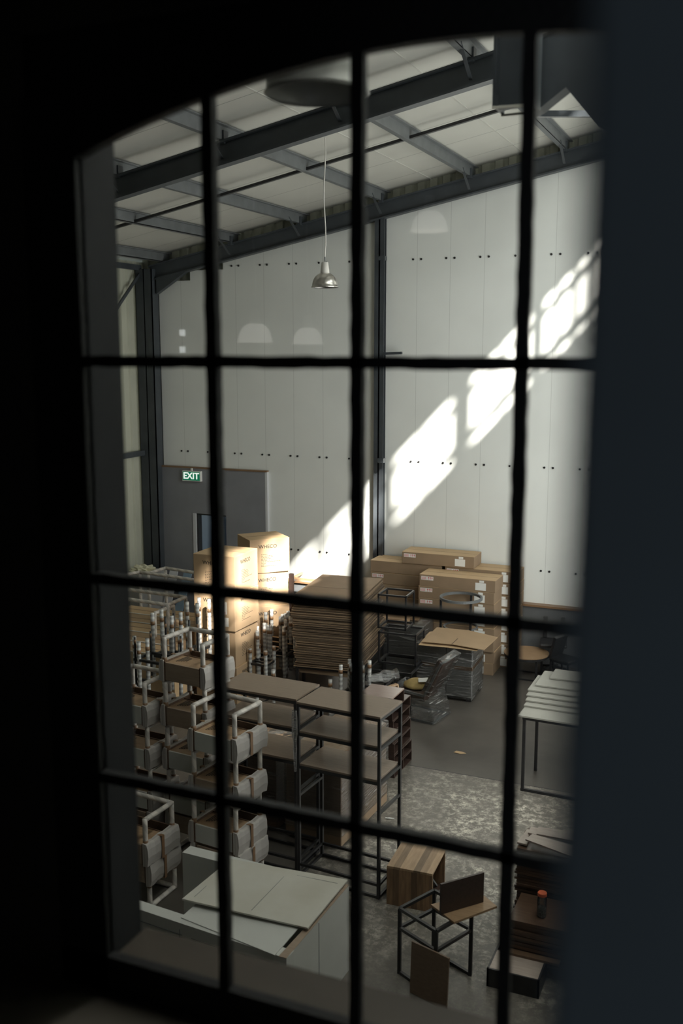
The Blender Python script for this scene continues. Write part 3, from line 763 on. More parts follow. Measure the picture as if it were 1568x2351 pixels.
o = tag(mb.prism([(.05, .05, .40), (WX-.15, .02, .40), (WX-.15, .6, .40), (.05, .6, .40)], .06).build('cardboard_bundle', M_card2), 'thin bundle of brown card under the tall heap of flattened cartons', 'cardboard')

# ------------------------------------------------------------------ wrapped appliance and its loose card sheets
t = thing('wrapped_cabinet', 'grey cabinet bound in cling film, standing open on the concrete floor', 'cabinet', (-4.26, 12.70, 0), R(1.5))
MB().box(0, 0, .06, .41, .62, .77).box(.42, 0, .06, .78, .62, .77).build('body', M_grey, t, .006)
MB().box(.41, -.004, .06, .42, .62, .77).build('door_gap', M_black, t)
MB().box(.02, .02, 0, .09, .09, .06).box(.7, .02, 0, .77, .09, .06).box(.7, .54, 0, .77, .6, .06).box(.36, .02, 0, .43, .09, .06).box(.02, .5, 0, .09, .6, .06).build('plinth_foot', M_black, t)
MB().box(-.003, -.006, .45, .786, .626, .50).build('tape_band', M_tape, t)
MB().box(-.012, -.012, .03, .795, .635, .775).build('cling_film', M_film, t, .01)
s1 = [atz(u, v, .795) for u, v in ((961,1481),(1028,1487),(1095,1495),(1105,1484),(1000,1449),(985,1452))]
tag(MB().prism(s1, .006).build('card_sheet', M_cardlight), 'lower pale card sheet on the film-wrapped grey cabinet', 'cardboard', 'card sheets on the wrapped cabinet')
s2 = [atz(u, v, .825) for u, v in ((968,1474),(1037,1480),(1111,1493),(1136,1471),(1143,1464),(1075,1448),(1003,1441))]
tag(MB().prism(s2, .008).build('card_sheet', M_card), 'upper tan card sheet with cut slots on the film-wrapped grey cabinet', 'cardboard', 'card sheets on the wrapped cabinet')
tag(MB().prism([atz(u, v, .836) for u, v in ((1036,1479),(1037.5,1479.5),(1052,1466),(1050.5,1465.5))], .001).build('cut_slot', M_tapeseam), 'dark slot cut in the upper card sheet', 'slot')
t = thing('wrapped_cabinet', 'tall pale-wrapped cabinet with boards lying on it, behind the cantilever chair', 'cabinet', (-5.25, 13.32, 0), R(2))
MB().box(0, 0, .02, .86, .50, .80).build('body', M_grey, t, .01)
MB().box(-.015, -.015, 0, .875, .515, .82).build('cling_film', M_film, t, .015)
for k, (x, y, dx, dy, dz, rr, lb) in enumerate(((.05,.04,.55,.14,.05,3,'front oak board'),(.1,.22,.6,.12,.035,5,'middle oak board'),(.2,.38,.5,.1,.03,2,'rear oak board'))):
    o = MB().box(0, 0, 0, dx, dy, dz).build('oak_board', M_ply, bevel=.002); o.location = (-5.25+x, 13.32+y, .822); o.rotation_euler = (0, 0, R(rr))
    tag(o, lb+' lying on the pale-wrapped cabinet', 'board', 'oak boards on the wrapped cabinet')
# ring stand
t = thing('ring_stand', 'round bare metal table frame standing before the long cartons', 'frame', (-3.90, 13.58, .0))
def ring(r, z, w_, h): 
    return MB().lathe([(r-w_, z), (r, z), (r, z+h), (r-w_, z+h), (r-w_, z)], n=48)
ring(.31, 1.22, .03, .035).build('top_ring', M_steel2, t); ring(.25, .80, .025, .02).build('base_ring', M_steel2, t)
for a in (75, 195, 315):
    c, s = math.cos(R(a)), math.sin(R(a))
    MB().bar((.28*c, .28*s, .0), (.29*c, .29*s, 1.22), .03).build('leg', M_black, t)

# ------------------------------------------------------------------ black frames near the heap
def box_frame(x, y, z, W, D, H, rz, label, T=.024, m=M_black):
    t = thing('display_stand', label, 'frame', (x, y, z), R(rz), 'bare black steel frames')
    for a in (T/2, W-T/2):
        for b_ in (T/2, D-T/2): MB().bar((a, b_, 0), (a, b_, H), T).build('upright', m, t)
    for nm, zz in (('top_rails', H-T/2), ('bottom_rails', T/2)):
        mb = MB()
        for b_ in (T/2, D-T/2): mb.bar((0, b_, zz), (W, b_, zz), T)
        for a in (T/2, W-T/2): mb.bar((a, 0, zz), (a, D, zz), T)
        mb.build(nm, m, t)
    return t
box_frame(-4.74, 12.42, .50, .55, .42, .45, 2, 'empty black cube frame, lower of the pair beside the cardboard heap')
box_frame(-4.80, 12.55, .955, .42, .40, .49, 2, 'empty black cube frame, upper of the pair beside the cardboard heap')
box_frame(-4.78, 12.15, 0, .62, .72, .49, 2, 'wide low black frame under the two cube frames')
box_frame(-4.74, 11.35, .0, .48, .6, .42, 3, 'low black frame at the foot of the cardboard heap')
box_frame(-4.70, 11.40, .425, .44, .5, .10, 3, 'shallow black frame lying on the low frame')
t = tag(MB().tube((-4.55, 11.55, .56), (-4.25, 11.85, .58), .06, 10, .09, .35, 7).build('plastic_bundle', M_film), 'crumpled clear plastic on the low black frames', 'plastic')
# shallow oak tray leaning on the frames
pts = [Vector((-4.55, 10.75, .62)), Vector((-4.12, 11.42, .70)), Vector((-4.02, 11.38, .32)), Vector((-4.42, 10.70, .25))]
t = thing('wooden_tray', 'shallow wooden tray propped on edge beside the dark module tower', 'tray', (-4.3, 10.9, 0))
c0 = Vector((-4.3, 10.9, 0)); a = [p_-c0 for p_ in [Vector((-4.48, 10.45, .62)), Vector((-4.05, 11.25, .66)), Vector((-4.0, 11.2, .02)), Vector((-4.40, 10.42, .02))]]
nrm = Vector((.85, -.5, .1)).normalized()
MB().prism(a, nrm*.01).build('base_panel', M_veneer, t)
mb = MB()
for i in range(4): mb.bar(a[i]+nrm*.02, a[(i+1) % 4]+nrm*.02, .02, .05, up=nrm)
mb.build('rim', M_ply, t)

# ------------------------------------------------------------------ tower of open wooden modules
for k in range(6):
    off = random.uniform(-.012, .012)
    t = thing('open_box_module', 'open dark wooden box, %s the tower beside the shelving' % ('lowest of', 'second up in', 'third up in', 'fourth up in', 'fifth up in', 'topmost small one of')[k], 'box', (-4.0+off+(.03 if k < 3 else 0), 10.02, k*.134), R(-1+random.uniform(-1, 1)), 'open wooden boxes in the tower')
    W, D, H = .36, .56, .13; T = .012
    MB().box(0, 0, 0, W, D, T).box(0, 0, H-T, W, D, H).box(0, 0, T, W, T, H-T).box(0, D-T, T, W, D, H-T).box(0, T, T, T, D-T, H-T).build('case', M_rose, t, .001)
    MB().box(T, D*.5-T/2, T, W, D*.5+T/2, H-T).build('divider', M_rose, t)
t = thing('low_chest', 'glossy reddish wooden chest lying on top of the open box tower', 'chest', (-4.02, 9.95, .808), R(-1))
MB().box(0, 0, 0, .40, .02, .14).box(0, .36, 0, .40, .38, .14).box(0, .02, 0, .02, .36, .14).box(.02, .02, 0, .40, .36, .015).build('case', M_rose, t)
MB().box(0, 0, .14, .40, .38, .156).build('top', wood('polished_top', (.20,.14,.115), (.25,.18,.15), .22), t, .002)

# ------------------------------------------------------------------ film-wrapped pallet load behind the shelves
t = thing('wrapped_pallet_load', 'long load of brown boards bound in shiny film, behind the shelving', 'pallet', (-4.15, 8.32, 0), R(-3))
MB().box(.0, 0, .02, .62, 1.12, .22).build('cardboard_skirt', M_card2, t, .01)
MB().box(.012, .012, .22, .608, 1.108, .90).build('board_stack', wood('stacked_boards', (.17,.12,.085), (.22,.16,.115), .5, (1,1,30)), t)
MB().box(.05, .05, .90, .57, 1.07, .93).build('top_board', M_ply, t)
MB().box(-.01, -.01, .12, .632, 1.132, .935).build('cling_film', M_film, t, .02)
t = thing('wrapped_pallet_load', 'second dark load of brown boards under the rear of the shelving', 'pallet', (-4.95, 8.40, 0), R(-3))
MB().box(0, 0, .02, .68, .9, .80).build('board_stack', M_plydark, t, .005)
MB().box(-.008, -.008, .1, .688, .908, .81).build('cling_film', M_film, t, .01)

# ------------------------------------------------------------------ cantilever chair in film
t = thing('cantilever_chair', 'cantilever lounge chair sheathed in clear film, papers on its olive cushion', 'chair', (-3.98, 12.0, 0), R(-8))
mb = MB()
for y in (-.22, .22):
    q = [(.30, y, .015), (-.27, y, .015), (-.30, y, .05), (-.30, y, .36), (-.27, y, .39), (.16, y, .36), (.20, y, .42), (.40, y, .84)]
    for a, b_ in zip(q[:-1], q[1:]): mb.bar(a, b_, .018, .03)
mb.bar((.30, -.22, .015), (.30, .22, .015), .03, .018); mb.bar((.40, -.22, .83), (.40, .22, .83), .02)
mb.build('tube_frame', M_steel2, t)
MB().box(-.26, -.21, .27, .17, .21, .37).build('seat', M_leather, t, .03)
mb = MB(); mb.prism([(.15, -.20, .40), (.22, -.20, .37), (.42, -.20, .81), (.36, -.20, .86)], (0, .40, 0)); mb.build('backrest', M_leather, t, .02)
mb = MB(); mb.lathe([(.001, .01), (.12, .0), (.18, .03), (.17, .06), (.10, .10), (.001, .12)], (-.06, .02, .37), 24); mb.build('cushion', M_cush, t, smooth=True)
mb = MB(); q = [(.34, .02), (-.32, .02), (-.34, .40), (.14, .43), (.37, .90), (.47, .86), (.24, .36)]
mb.add([(x, y, z) for y in (-.25, .25) for x, z in q], [tuple(range(7)), tuple(range(7, 14))]+[(i, (i+1) % 7, 7+(i+1) % 7, 7+i) for i in range(7) if i != 2])
mb.build('film_cover', M_film, t)
c = Vector((-3.98, 12.0, 0))
for k, (dx, rz, cu) in enumerate(((-.02, 20, 0), (.13, -10, 1))):
    mb = MB(); vs = []
    for i in range(7):
        x = .16*i/6 if not cu else .05*math.sin(i*.8)+.02*i; z = (.05*(1-math.cos(i*.8)) if cu else .002*i)
        vs += [(x, -.08, z), (x, .08, z)]
    mb.add(vs, [(2*i, 2*i+2, 2*i+3, 2*i+1) for i in range(6)])
    o = mb.build('paper_sheet', M_white); o.location = (c.x+dx, c.y-.02, .485); o.rotation_euler = (0, 0, R(rz))
    md = o.modifiers.new('s', 'SOLIDIFY'); md.thickness = .002
    tag(o, 'curled white paper on the olive cushion of the film-covered chair' if cu else 'flat white paper on the olive cushion of the film-covered chair', 'paper')

# ------------------------------------------------------------------ round table and chairs near the back wall
t = thing('round_table', 'low round wooden table on black legs near the grey plinth', 'table', (-3.04, 14.12, 0))
MB().lathe([(.001, .355), (.33, .355), (.33, .37), (.001, .37)], n=56).build('table_top', M_rtable, t)
MB().lathe([(.30, .32), (.326, .32), (.326, .356), (.30, .356), (.30, .32)], n=56).build('top_ring', M_black, t)
for a in (45, 135, 225, 315):
    x, y = .27*math.cos(R(a)), .27*math.sin(R(a)); MB().bar((x, y, 0), (x, y, .33), .03).build('leg', M_black, t)
MB().bar((.19, -.19, .012), (-.19, -.19, .012), .02).bar((.19, .19, .012), (-.19, .19, .012), .02).bar((.19, .19, .012), (.19, -.19, .012), .02).build('floor_rail', M_black, t)
t = thing('office_chair', 'dark swivel chair behind the round table', 'chair', (-2.72, 14.50, 0), R(10))
MB().tube((0, 0, .08), (0, 0, .42), .025, 10).build('column', M_black, t)
mb = MB()
for k in range(5):
    a = R(72*k); mb.bar((0, 0, .09), (.2*math.cos(a), .2*math.sin(a), .05), .03, .03); mb.tube((.2*math.cos(a), .2*math.sin(a)-.015, .025), (.2*math.cos(a), .2*math.sin(a)+.015, .025), .025, 10)
mb.build('wheel_base', M_black, t)
MB().box(-.2, -.2, .42, .2, .2, .47).build('seat', M_black, t, .02)
for s in (-.13, .13): MB().box(s-.035, .17, .47, s+.035, .21, .80).build('back_post', M_black, t, .01)
t = thing('folded_chair', 'black chair with a padded back at the plinth past the round table', 'chair', (-2.48, 14.12, 0), R(-25))
MB().box(-.16, -.16, .30, .18, .16, .36).build('seat', M_black, t, .02)
MB().prism([(-.18, -.15, .34), (-.14, -.15, .34), (-.05, -.15, .66), (-.10, -.15, .68)], (0, .30, 0)).build('backrest', M_black, t, .01)
for x in (-.14, .16):
    for y in (-.14, .14): MB().bar((x, y, 0), (x, y, .31), .022).build('leg', M_black, t)

# ------------------------------------------------------------------ white-board table at the right
t = thing('steel_table', 'black steel table carrying the fanned white boards', 'table', (-2.23, 10.25, 0), R(-2))
W, D, H = 1.4, .62, .86
for x in (.02, W-.02):
    for y in (.02, D-.02): MB().bar((x, y, 0), (x, y, H-.03), .032).build('leg', M_black, t)
MB().bar((0, .02, H-.02), (W, .02, H-.02), .035).bar((0, D-.02, H-.02), (W, D-.02, H-.02), .035).bar((.02, 0, H-.02), (.02, D, H-.02), .035).bar((W-.02, 0, H-.02), (W-.02, D, H-.02), .035).build('top_rails', M_black, t)
MB().bar((0, .02, .016), (W, .02, .016), .03).bar((W*.55, .02, .016), (W*.55+.3, D, .016), .03).build('floor_rail', M_black, t)
MB().box(-.04, -.03, H, W, D+.9, H+.018).build('table_top', M_fan, t, .002)
tips = [(1202,1622),(1206,1610),(1208,1598),(1211,1586),(1228,1575),(1262,1559)]
nm = ('lowest', 'second', 'third', 'fourth', 'fifth', 'topmost')
for i, (u, v) in enumerate(tips):
    z = .88+.021*i; q = atz(u, v, z); dy = .55 if i < 5 else .35
    o = MB().box(0, 0, 0, 1.3, dy, .017).build('white_board', M_fan, bevel=.0015)
    o.location = (q.x, q.y, z); o.rotation_euler = (0, 0, R(-1.5+.4*i))
    tag(o, '%s white board of the fan laid on the steel table' % nm[i], 'board', 'white boards fanned on the steel table')
t = tag(MB().box(-1.78, 12.35, 0, -1.0, 13.6, 1.0).build('pale_cabinet', M_board, bevel=.004), 'brownish cabinet standing beyond the fan of white boards', 'cabinet')

# ------------------------------------------------------------------ dark board piles at the lower right
def pile(name, x0, y0, x1, y1, z0, z1, n, label, group, seed):
    r_ = random.Random(seed); h = (z1-z0)/n
    for k in range(n):
        o = MB().box(0, 0, 0, x1-x0, y1-y0, h*.82).build(name, M_darkwood if r_.random() < .75 else M_rose)
        o.location = (x0+r_.uniform(-.012, .012), y0+r_.uniform(-.012, .012), z0+k*h); o.rotation_euler = (0, 0, R(r_.uniform(-1, 1)))
        tag(o, label, 'board', group)
pile('dark_board', -1.66, 7.56, -.85, 7.94, 0, .765, 30, 'dark wooden board inside the taller pile by the near jamb', 'dark boards in the taller pile', 3)
pile('dark_board', -1.60, 7.08, -.85, 7.50, 0, .42, 16, 'dark wooden board inside the lower pile under the jar', 'dark boards in the lower pile', 4)
lt = [((1187,1937),(1198,1921),(1216,1925),(1209,1942)), ((1199,1922),(1210,1907),(1222,1909),(1213,1924)), ((1212,1915),(1219,1901),(1237,1905),(1231,1920)), ((1232,1918),(1236,1902),(1340,1916),(1330,1936)), ((1206,1930),(1222,1918),(1335,1950),(1325,1975))]
wh = ('shortest pale board end', 'pale board end peeping from the back', 'short pale board in the middle', 'long pale board lying along the back', 'long pale board lying aslant in front')
for i, q in enumerate(lt):
    z = .775+.018*(0, 0, 1, 1.6, 2.4)[i]
    tag(MB().prism([atz(u, v, z) for u, v in q], .014).build('pale_board', M_board), wh[i]+' on top of the taller dark pile', 'board', 'pale boards on the taller dark pile')
q = atz(1243, 2103, .42)
t = thing('screw_jar', 'clear jar of screws with an orange-red lid on the lower dark pile', 'jar', (q.x, q.y, .42))
MB().lathe([(.001, .002), (.034, .002), (.036, .01), (.036, .15), (.028, .17), (.028, .18)], n=28).build('jar_body', M_jar, t, smooth=True)
MB().lathe([(.001, .004), (.032, .004), (.033, .07), (.02, .085), (.001, .08)], n=20).build('screws', M_gravel, t)
MB().lathe([(.001, .20), (.034, .20), (.036, .195), (.036, .175), (.001, .175)], n=28).build('lid', M_lid, t, smooth=False)
t = thing('low_wooden_box', 'low dark box with a pale cut board on its lid, nearest the sill', 'box', (-1.69, 6.79, 0), R(0))
MB().box(0, 0, 0, .40, .015, .15).box(0, .385, 0, .40, .4, .15).box(0, 0, 0, .015, .4, .15).box(.385, 0, 0, .4, .4, .15).box(.01, .01, .0, .39, .39, .02).build('case', M_black, t)
MB().box(.015, .015, .135, .385, .26, .15).build('lid', M_board, t, .002)
MB().box(.06, .23, .151, .5, .42, .17).build('cut_board', M_plydark, t)

# ------------------------------------------------------------------ hardwood cube, stool frame, loose panels
t = thing('hardwood_cube', 'striped hardwood cube table with an open side, on the floor by the shelving', 'table', (-2.79, 7.56, 0), R(3))
W, D, H, T = .41, .45, .36, .02
MB().box(0, 0, H-T, W, D, H).build('top', wood('striped_hardwood_top', (.27,.18,.105), (.36,.25,.155), .5, (9,1.2,1.2), planks=.06), t, .002)
MB().box(0, 0, 0, W, T, H-T).build('front_panel', M_block, t)
MB().box(0, T, 0, T, D-T, H-T).build('side_panel', M_block, t)
MB().box(0, D-T, 0, W, D, H-T).build('rear_panel', M_block, t)
MB().box(T, T, .02, W-.02, D-T, .03).build('bottom', M_rose, t)
MB().bar((W-.06, D-.06, .03), (W-.06, .06, H-.03), .015).build('inner_strip', M_steel2, t)
Lp, Fp, Rp, Bp = Vector((-2.355, 6.68, 0)), Vector((-2.005, 6.50, 0)), Vector((-1.84, 6.87, 0)), Vector((-2.19, 7.03, 0))
t = thing('stool_frame', 'bare black steel stool frame holding two brown panels', 'frame', Lp)
z_ = lambda p_, z: p_-Lp+Vector((0, 0, z))
for p_ in (Lp, Fp, Rp, Bp): MB().bar(z_(p_, 0), z_(p_, .385 if p_ is not Lp and p_ is not Fp and p_ is not Bp and p_ is not Rp else .545), .026).build('leg', M_black, t)
for nm_, z in (('top_rail', .545), ('middle_rail', .385)):
    for a, b_ in ((Lp, Fp), (Fp, Rp), (Rp, Bp), (Bp, Lp)):
        MB().bar(z_(a, z), z_(b_, z), .024).build(nm_, M_black, t)
MB().bar(z_(Lp, .012), z_(Fp, .012), .024).bar(z_(Bp, .012), z_(Rp, .012), .024).build('floor_rail', M_black, t)
q = [atz(u, v, .562) for u, v in ((989,2080),(1041,2122),(1142,2086),(1112,2060))]
q = [atz(989, 2081, .562), atz(1042, 2122, .562), atz(1141, 2085, .562), atz(1100, 2052, .562)]
tag(MB().prism(q, .018).build('brown_board', M_rtable, bevel=.001), 'brown panel lying flat on the stool frame', 'board')
a = atz(1012, 2100, .582); b_ = atz(1110, 2071, .582)
dv = (b_-a).normalized(); nn = Vector((-dv.y, dv.x, 0))*.02
h = .245
tag(MB().prism([a, b_, b_+Vector((0,0,h)), a+Vector((0,0,h))], nn).build('brown_board', M_rose, bevel=.001), 'dark brown panel standing on edge on the stool frame', 'board')
a = atz(943, 2275, .0); b_ = atz(1027, 2320, .0); tp = Vector((.0, .03, .40))
lean = MB().prism([a, b_, b_+tp+Vector((.0,.01,0)), a+tp], Vector((-.002, -.02, .004)))
tag(lean.build('plywood_board', M_veneer if False else wood('dull_brown_panel', (.13,.085,.055), (.17,.115,.075), .5), bevel=.001), 'brown panel leaning against the foot of the stool frame', 'board')
q = atz(1055, 1729, 0)
tag(MB().prism([q+Vector((-.07, -.02, .004)), q+Vector((.02, -.03, .004)), q+Vector((.08, .01, .004)), q+Vector((.03, .02, .012)), q+Vector((-.05, .035, .006))], .003).build('card_scrap', M_cardlight), 'small torn scrap of card alone on the concrete floor', 'scrap')
q = atz(893, 1882, 0)
tag(MB().tube(q+Vector((-.04, 0, .012)), q+Vector((.05, .02, .012)), .010, 7, .006, .3, 5).build('paper_scrap', M_white), 'tiny twisted paper scrap on the floor behind the shelving leg', 'scrap')

# ------------------------------------------------------------------ white counter in front
Zc = .72
c1, c2 = Vector((-4.9, 5.72, 0)), Vector((-2.76, 5.53, 0)); c3, c4 = Vector((-2.73, 6.56, 0)), Vector((-4.18, 6.61, 0))
t = thing('white_counter', 'white U-shaped counter carcass under two loose panels', 'cabinet', (-3.5, 6.0, 0))
o_ = Vector((-3.5, 6.0, 0))
d = (c2-c1).normalized(); n1 = Vector((-d.y, d.x, 0))
MB().prism([c1-o_, c2-o_, c2-o_+n1*.10, c1-o_+n1*.10], Zc).build('front_panel', M_whiteb, t, .002)
mb = MB()
for s in (.42, .75, 1.25): mb.bar(c1-o_+d*s-n1*.0015+Vector((0,0,.05)), c1-o_+d*s-n1*.0015+Vector((0,0,Zc-.05)), .004, .004)
for s in (.85, 1.35): mb.bar(c1-o_+d*s-n1*.0015+Vector((0,0,Zc-.09)), c1-o_+d*(s+.42)-n1*.0015+Vector((0,0,Zc-.09)), .004, .004)
mb.build('front_joint', M_steel2, t)
d2 = (c3-c2).normalized(); n2 = Vector((-d2.y, d2.x, 0))
MB().prism([c2-o_, c3-o_, c3-o_+n2*.03, c2-o_+n2*.03], Zc-.003).build('side_panel', M_whiteb, t, .002)
MB().prism([c2-o_+Vector((0,0,Zc-.003)), c3-o_+Vector((0,0,Zc-.003)), c3-o_+n2*.03+Vector((0,0,Zc-.003)), c2-o_+n2*.06+Vector((0,0,Zc-.003))], .004).build('raw_edge', M_veneer, t)
MB().bar(c2-o_+d2*.50-n2*.001+Vector((0,0,.02)), c2-o_+d2*.50-n2*.001+Vector((0,0,Zc-.02)), .004).build('side_joint', M_steel2, t)
d3 = (c3-c4).normalized(); n3 = Vector((-d3.y, d3.x, 0))
MB().prism([c4-o_, c3-o_, c3-o_-n3*.12, c4-o_-n3*.12], Zc).build('rear_panel', M_whiteb, t, .002)
q = [atz(415, 2108, .7205), atz(631, 2195, .7205), atz(690, 2127, .7205), atz(450, 2077, .7205)]
dd = q[3]-q[0]; q = [q[0], q[1], q[2], q[3]]
tag(MB().prism(q, .007).build('loose_panel', M_whiteb, bevel=.001), 'lower plain white panel lying on the counter carcass', 'board', 'loose panels on the white counter')
q = [atz(418, 2067, .762), atz(707, 2134, .742), atz(798, 2023, .742), atz(530, 1975, .762)]
up_ = tag(MB().prism(q, .013).build('loose_panel', M_whitedirty, bevel=.001), 'upper dusty panel with scored lines lying on the counter carcass', 'board', 'loose panels on the white counter')
mb = MB()
for (u0, v0, u1, v1) in ((446,2059,535,1979),(535,1979,642,2001),(577,2090,659,2005),(659,2005,775,2028)):
    a = atz(u0, v0, .7665+.0006); b_ = atz(u1, v1, .7665)
    f_ = lambda p_: p_+Vector((0, 0, 0.0))
    zz = lambda u: .7762-.02*(u-418)/380
    mb.bar(atz(u0, v0, zz(u0)), atz(u1, v1, zz(u1)), .003, .001)
mb.build('scored_line', M_steel2, up_)

# ------------------------------------------------------------------ upturned tables with wrapped legs, between cartons and heap
def upturned(x, y, W, D, zr, hl, rz, label, m=M_filmleg, r=.026, slats=0):
    t = thing('upturned_table_frame', label, 'frame', (x, y, 0), R(rz), 'upturned steel table frames with wrapped legs')
    T = .035
    mb = MB()
    for b_ in (T/2, D-T/2): mb.bar((0, b_, zr), (W, b_, zr), T, .03)
    for a in (T/2, W-T/2): mb.bar((a, 0, zr), (a, D, zr), T, .03)
    for k in range(slats): mb.bar((0, D*(k+1)/(slats+1), zr), (W, D*(k+1)/(slats+1), zr), T*.8, .02)
    mb.build('rails', M_black, t)
    for a in (T/2, W-T/2):
        for b_ in (T/2, D-T/2):
            l = MB().tube((a, b_, max(0, zr-.3)), (a, b_, zr+hl), r, 10, jit=.03, rings=6).build('leg', m, t, smooth=True)
            MB().tube((a, b_, zr+hl*.72), (a, b_, zr+hl*.72+.05), r*1.08, 10).build('tape', M_tape, l, smooth=True)
    return t
def spot(u, v, z): p_ = atz(u, v, z); return p_.x, p_.y
# film-wrapped clusters
ups = [
 (545, 1432, .92, .55, .32, 'behind its twin at the tall cartons'),
 (557, 1444, .90, .40, .50, 'in front of its twin at the tall cartons'),
 (570, 1490, .70, .45, .40, 'lowest beside the tall cartons'),
 (606, 1406, .98, .50, .32, 'tallest between cartons and the cardboard heap'),
 (617, 1436, .90, .40, .62, 'second between cartons and the cardboard heap'),
 (640, 1416, .95, .42, .32, 'third between cartons and the cardboard heap'),
 (652, 1424, .93, .34, .32, 'touching the cardboard heap'),
]
for k, (u, v, zt, wd, dp, lb) in enumerate(ups):
    x, y = spot(u, v, zt)
    upturned(x, y, wd*.62, dp*.7, .42+.035*(k % 3), zt-.42-.035*(k % 3), -4+k*1.3, 'upturned black table frame with film-wrapped legs, '+lb, slats=1)
x, y = spot(778, 1527, .78); upturned(x, y, .20, .3, .38, .40, -3, 'small upturned frame with wrapped legs at the front of the cardboard heap')
x, y = spot(798, 1523, .80); upturned(x+.02, y, .20, .25, .44, .36, -3, 'narrow upturned frame with wrapped legs before the cardboard heap')
x, y = spot(585, 1560, .55); upturned(x, y, .9, .45, .2, .36, -4, 'low upturned frame with wrapped legs behind the brown shelf tops', slats=2)
x, y = spot(500, 1690, .30); 
# left cluster
x, y = spot(345, 1404, 1.50); upturned(x, y, .34, .22, .92, .56, -5, 'upturned frame with film-wrapped legs rising before the pale carton rows')
x, y = spot(425, 1382, 1.50); upturned(x, y, .2, .3, .85, .65, -5, 'narrow upturned frame with film-wrapped legs beside the tall cartons')
x, y = spot(283, 1456, 1.32); upturned(x, y, .24, .2, .7, .55, -5, 'upturned frame with film-wrapped legs close to the window reveal')
x, y = spot(368, 1420, 1.44); upturned(x, y, .30, .2, .75, .55, -5, 'upturned frame with film-wrapped legs, half hidden by the bare frame')
# bare black upturned frame
x, y = spot(304, 1449, 1.38); t = upturned(x, y, .5, .34, 1.02, .28, -5, 'bare black upturned frame behind the foam-wrapped stack', M_black, .014)
x, y = spot(375, 1412, 1.52); upturned(x, y, .4, .2, 1.0, .5, -5, 'slim bare black upturned frame beside the tall cartons', M_black, .014)
# nested black U rails on the floor by the heap
for k in range(4):
    x, y = spot(662, 1503-11*k, .40+.05*k)
    t = thing('black_floor_frame', 'black rail frame with paper-edged top, %s of the nest by the cardboard heap' % ('front', 'second', 'third', 'rear')[k], 'frame', (x-.35, y, 0), R(-4), 'nested black rail frames')
    MB().bar((0, 0, .40+.05*k), (.62, 0, .40+.05*k), .04, .05).bar((0, 0, .40+.05*k), (0, .5, .40+.05*k), .04, .05).bar((.62, 0, .40+.05*k), (.62, .5, .40+.05*k), .04, .05).build('rails', M_black, t)
    MB().box(-.02, -.02, .426+.05*k, .64, .02, .432+.05*k).box(-.02, 0, .426+.05*k, .02, .5, .432+.05*k).box(.60, 0, .426+.05*k, .64, .5, .432+.05*k).build('paper_edge', M_card, t)
    for xx in (.0, .62): MB().bar((xx, .0, 0), (xx, 0, .40+.05*k), .035).bar((xx, .5, 0), (xx, .5, .40+.05*k), .035).build('leg', M_black, t)

# pale paper-wrapped frames over the carton rows
def wrapped_frame(pts_z, z, drop, label):
    P3 = [atz(u, v, z) for u, v in pts_z]; o0 = P3[0]
    t = thing('paper_wrapped_frame', label, 'frame', (o0.x, o0.y, 0), 0, 'paper wrapped table frames')
    for a, b_ in zip(P3[:-1], P3[1:]):
        MB().tube(a-Vector((o0.x, o0.y, 0)), b_-Vector((o0.x, o0.y, 0)), .026, 10, jit=.03, rings=7).build('rail', M_wrapleg, t, smooth=True)
    for a in P3:
        l = MB().tube(a-Vector((o0.x, o0.y, 0)), Vector((a.x-o0.x, a.y-o0.y, z-drop)), .026, 10, jit=.03, rings=6).build('leg', M_wrapleg, t, smooth=True)
    return t
wrapped_frame([(240,1330),(321,1313),(455,1333)], 1.30, 1.30, 'paper-wrapped table frame spanning in front of the ribbed wall')
wrapped_frame([(341,1316),(380,1304),(455,1316)], 1.25, 1.25, 'paper-wrapped table frame farthest back, nearest the exit door')
wrapped_frame([(262,1349),(426,1371),(385,1389),(262,1371)], 1.25, .38, 'paper-wrapped table frame lying over the pale carton rows')
wrapped_frame([(398,1390),(355,1408)], 1.2, .335, 'short paper-wrapped rail frame above the pale carton rows')

# pale flat carton rows under them
for k in range(5):
    L_ = (1.28, 1.28, 1.1, .95, .95)[k]; H0 = .86
    t = thing('flat_carton', 'pale flat carton, the %s row in front of the exit lobby' % ('farthest', 'second farthest', 'middle', 'second nearest', 'nearest')[k], 'box', (-8.92+.28*k, 12.18-.405*k, 0), R(.5*(k % 2)), 'pale flat cartons in rows')
    MB().box(0, 0, 0, L_, .19, H0).box(0, .196, 0, L_, .392, H0-.004).build('box_body', (M_cardlight, M_card)[k % 2], t, .006)
    MB().box(.005, -.004, H0-.004, L_-.01, .014, H0+.003).build('tape_strip', M_white, t)
    MB().box(.005, .188, H0-.003, L_-.01, .204, H0+.001).build('tape_seam', M_tape, t)
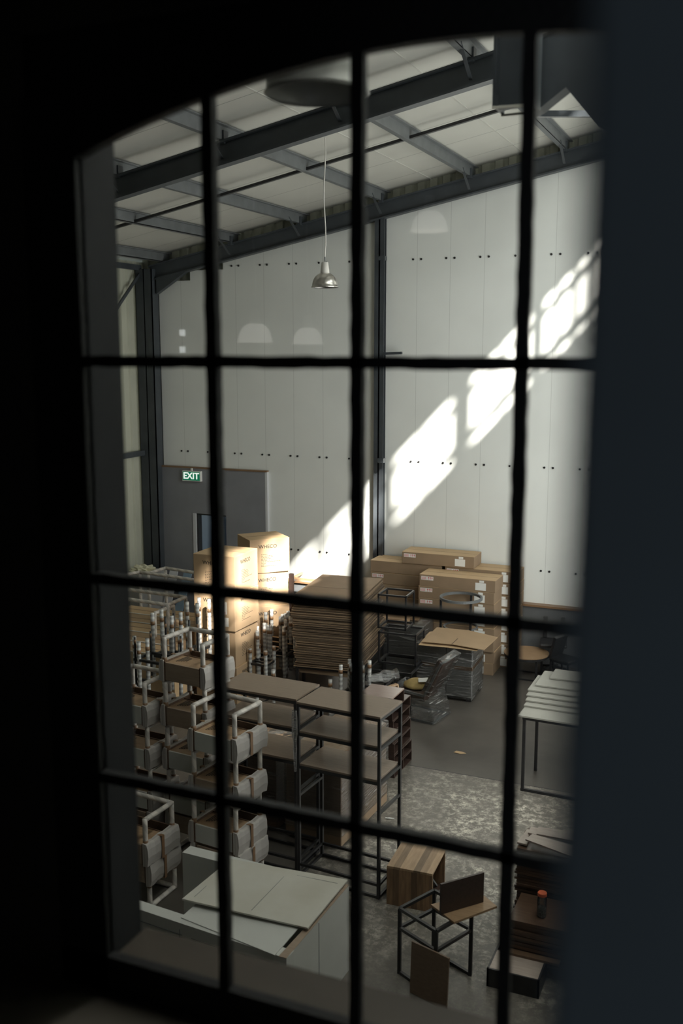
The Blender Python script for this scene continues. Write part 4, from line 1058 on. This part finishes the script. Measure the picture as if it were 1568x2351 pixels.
# things along the left wall by the lobby
t = tag(MB().box(-10.02, 13.7, 0, -9.52, 14.5, .98).build('grey_cabinet', M_grey, bevel=.005), 'plain grey cabinet against the ribbed wall, a cloth on it', 'cabinet')
bm = bmesh.new(); bmesh.ops.create_icosphere(bm, subdivisions=4, radius=.2)
for v in bm.verts:
    n_ = v.co.normalized(); k = 1+.28*math.sin(n_.x*9+1)*math.cos(n_.y*7)+.12*math.sin(n_.z*17+n_.x*13); v.co = Vector((n_.x*.22*k, n_.y*.17*k, max(-.02, n_.z*.10*k)))
me = bpy.data.meshes.new('crumpled_cloth'); bm.to_mesh(me); bm.free(); me.materials.append(M_cloth)
o = bpy.data.objects.new('crumpled_cloth', me); COL.objects.link(o); o.location = (-9.74, 14.15, 1.0); tag(o, 'crumpled cream cloth on the grey cabinet by the ribbed wall', 'cloth')
for k, (x, ln, lb) in enumerate(((-9.50, .0, 'wider'), (-9.27, .06, 'blue-grey'))):
    tag(MB().prism([(x, 14.2, 0), (x+.16, 14.2, 0), (x+.16+ln, 14.62, .95), (x+ln, 14.62, .95)], (0, -.02, .006)).build('leaning_plank', M_gate if k else M_jamb), lb+' pale plank leaning on the grey lobby wall', 'plank')
# oak rail frame and brown rack post before the sunlit wall
P_ = [atz(u, v, 1.05) for u, v in ((672,1327),(706,1309),(800,1317),(735,1334))]
t = thing('oak_rail_frame', 'pale oak rail frame standing before the sunlit wall', 'frame', (P_[0].x, P_[0].y, 0))
o0 = Vector((P_[0].x, P_[0].y, 0)); mb = MB()
for i in range(4): mb.bar(P_[i]-o0, P_[(i+1) % 4]-o0, .03, .035)
mb.build('top_rail', M_ply, t)
for p_ in P_: MB().bar(Vector((p_.x, p_.y, 0))-o0, p_-o0, .03).build('leg', M_ply, t)
q = atz(669, 1317, 1.35)
t = thing('rack_post', 'brown steel rack post beside the turned carton stack', 'post', (q.x, q.y, 0))
MB().bar((0, 0, 0), (0, 0, 1.35), .06).build('post', M_rose, t); MB().bar((0, 0, 1.2), (-.35, .1, 1.17), .04).build('arm', M_rose, t)
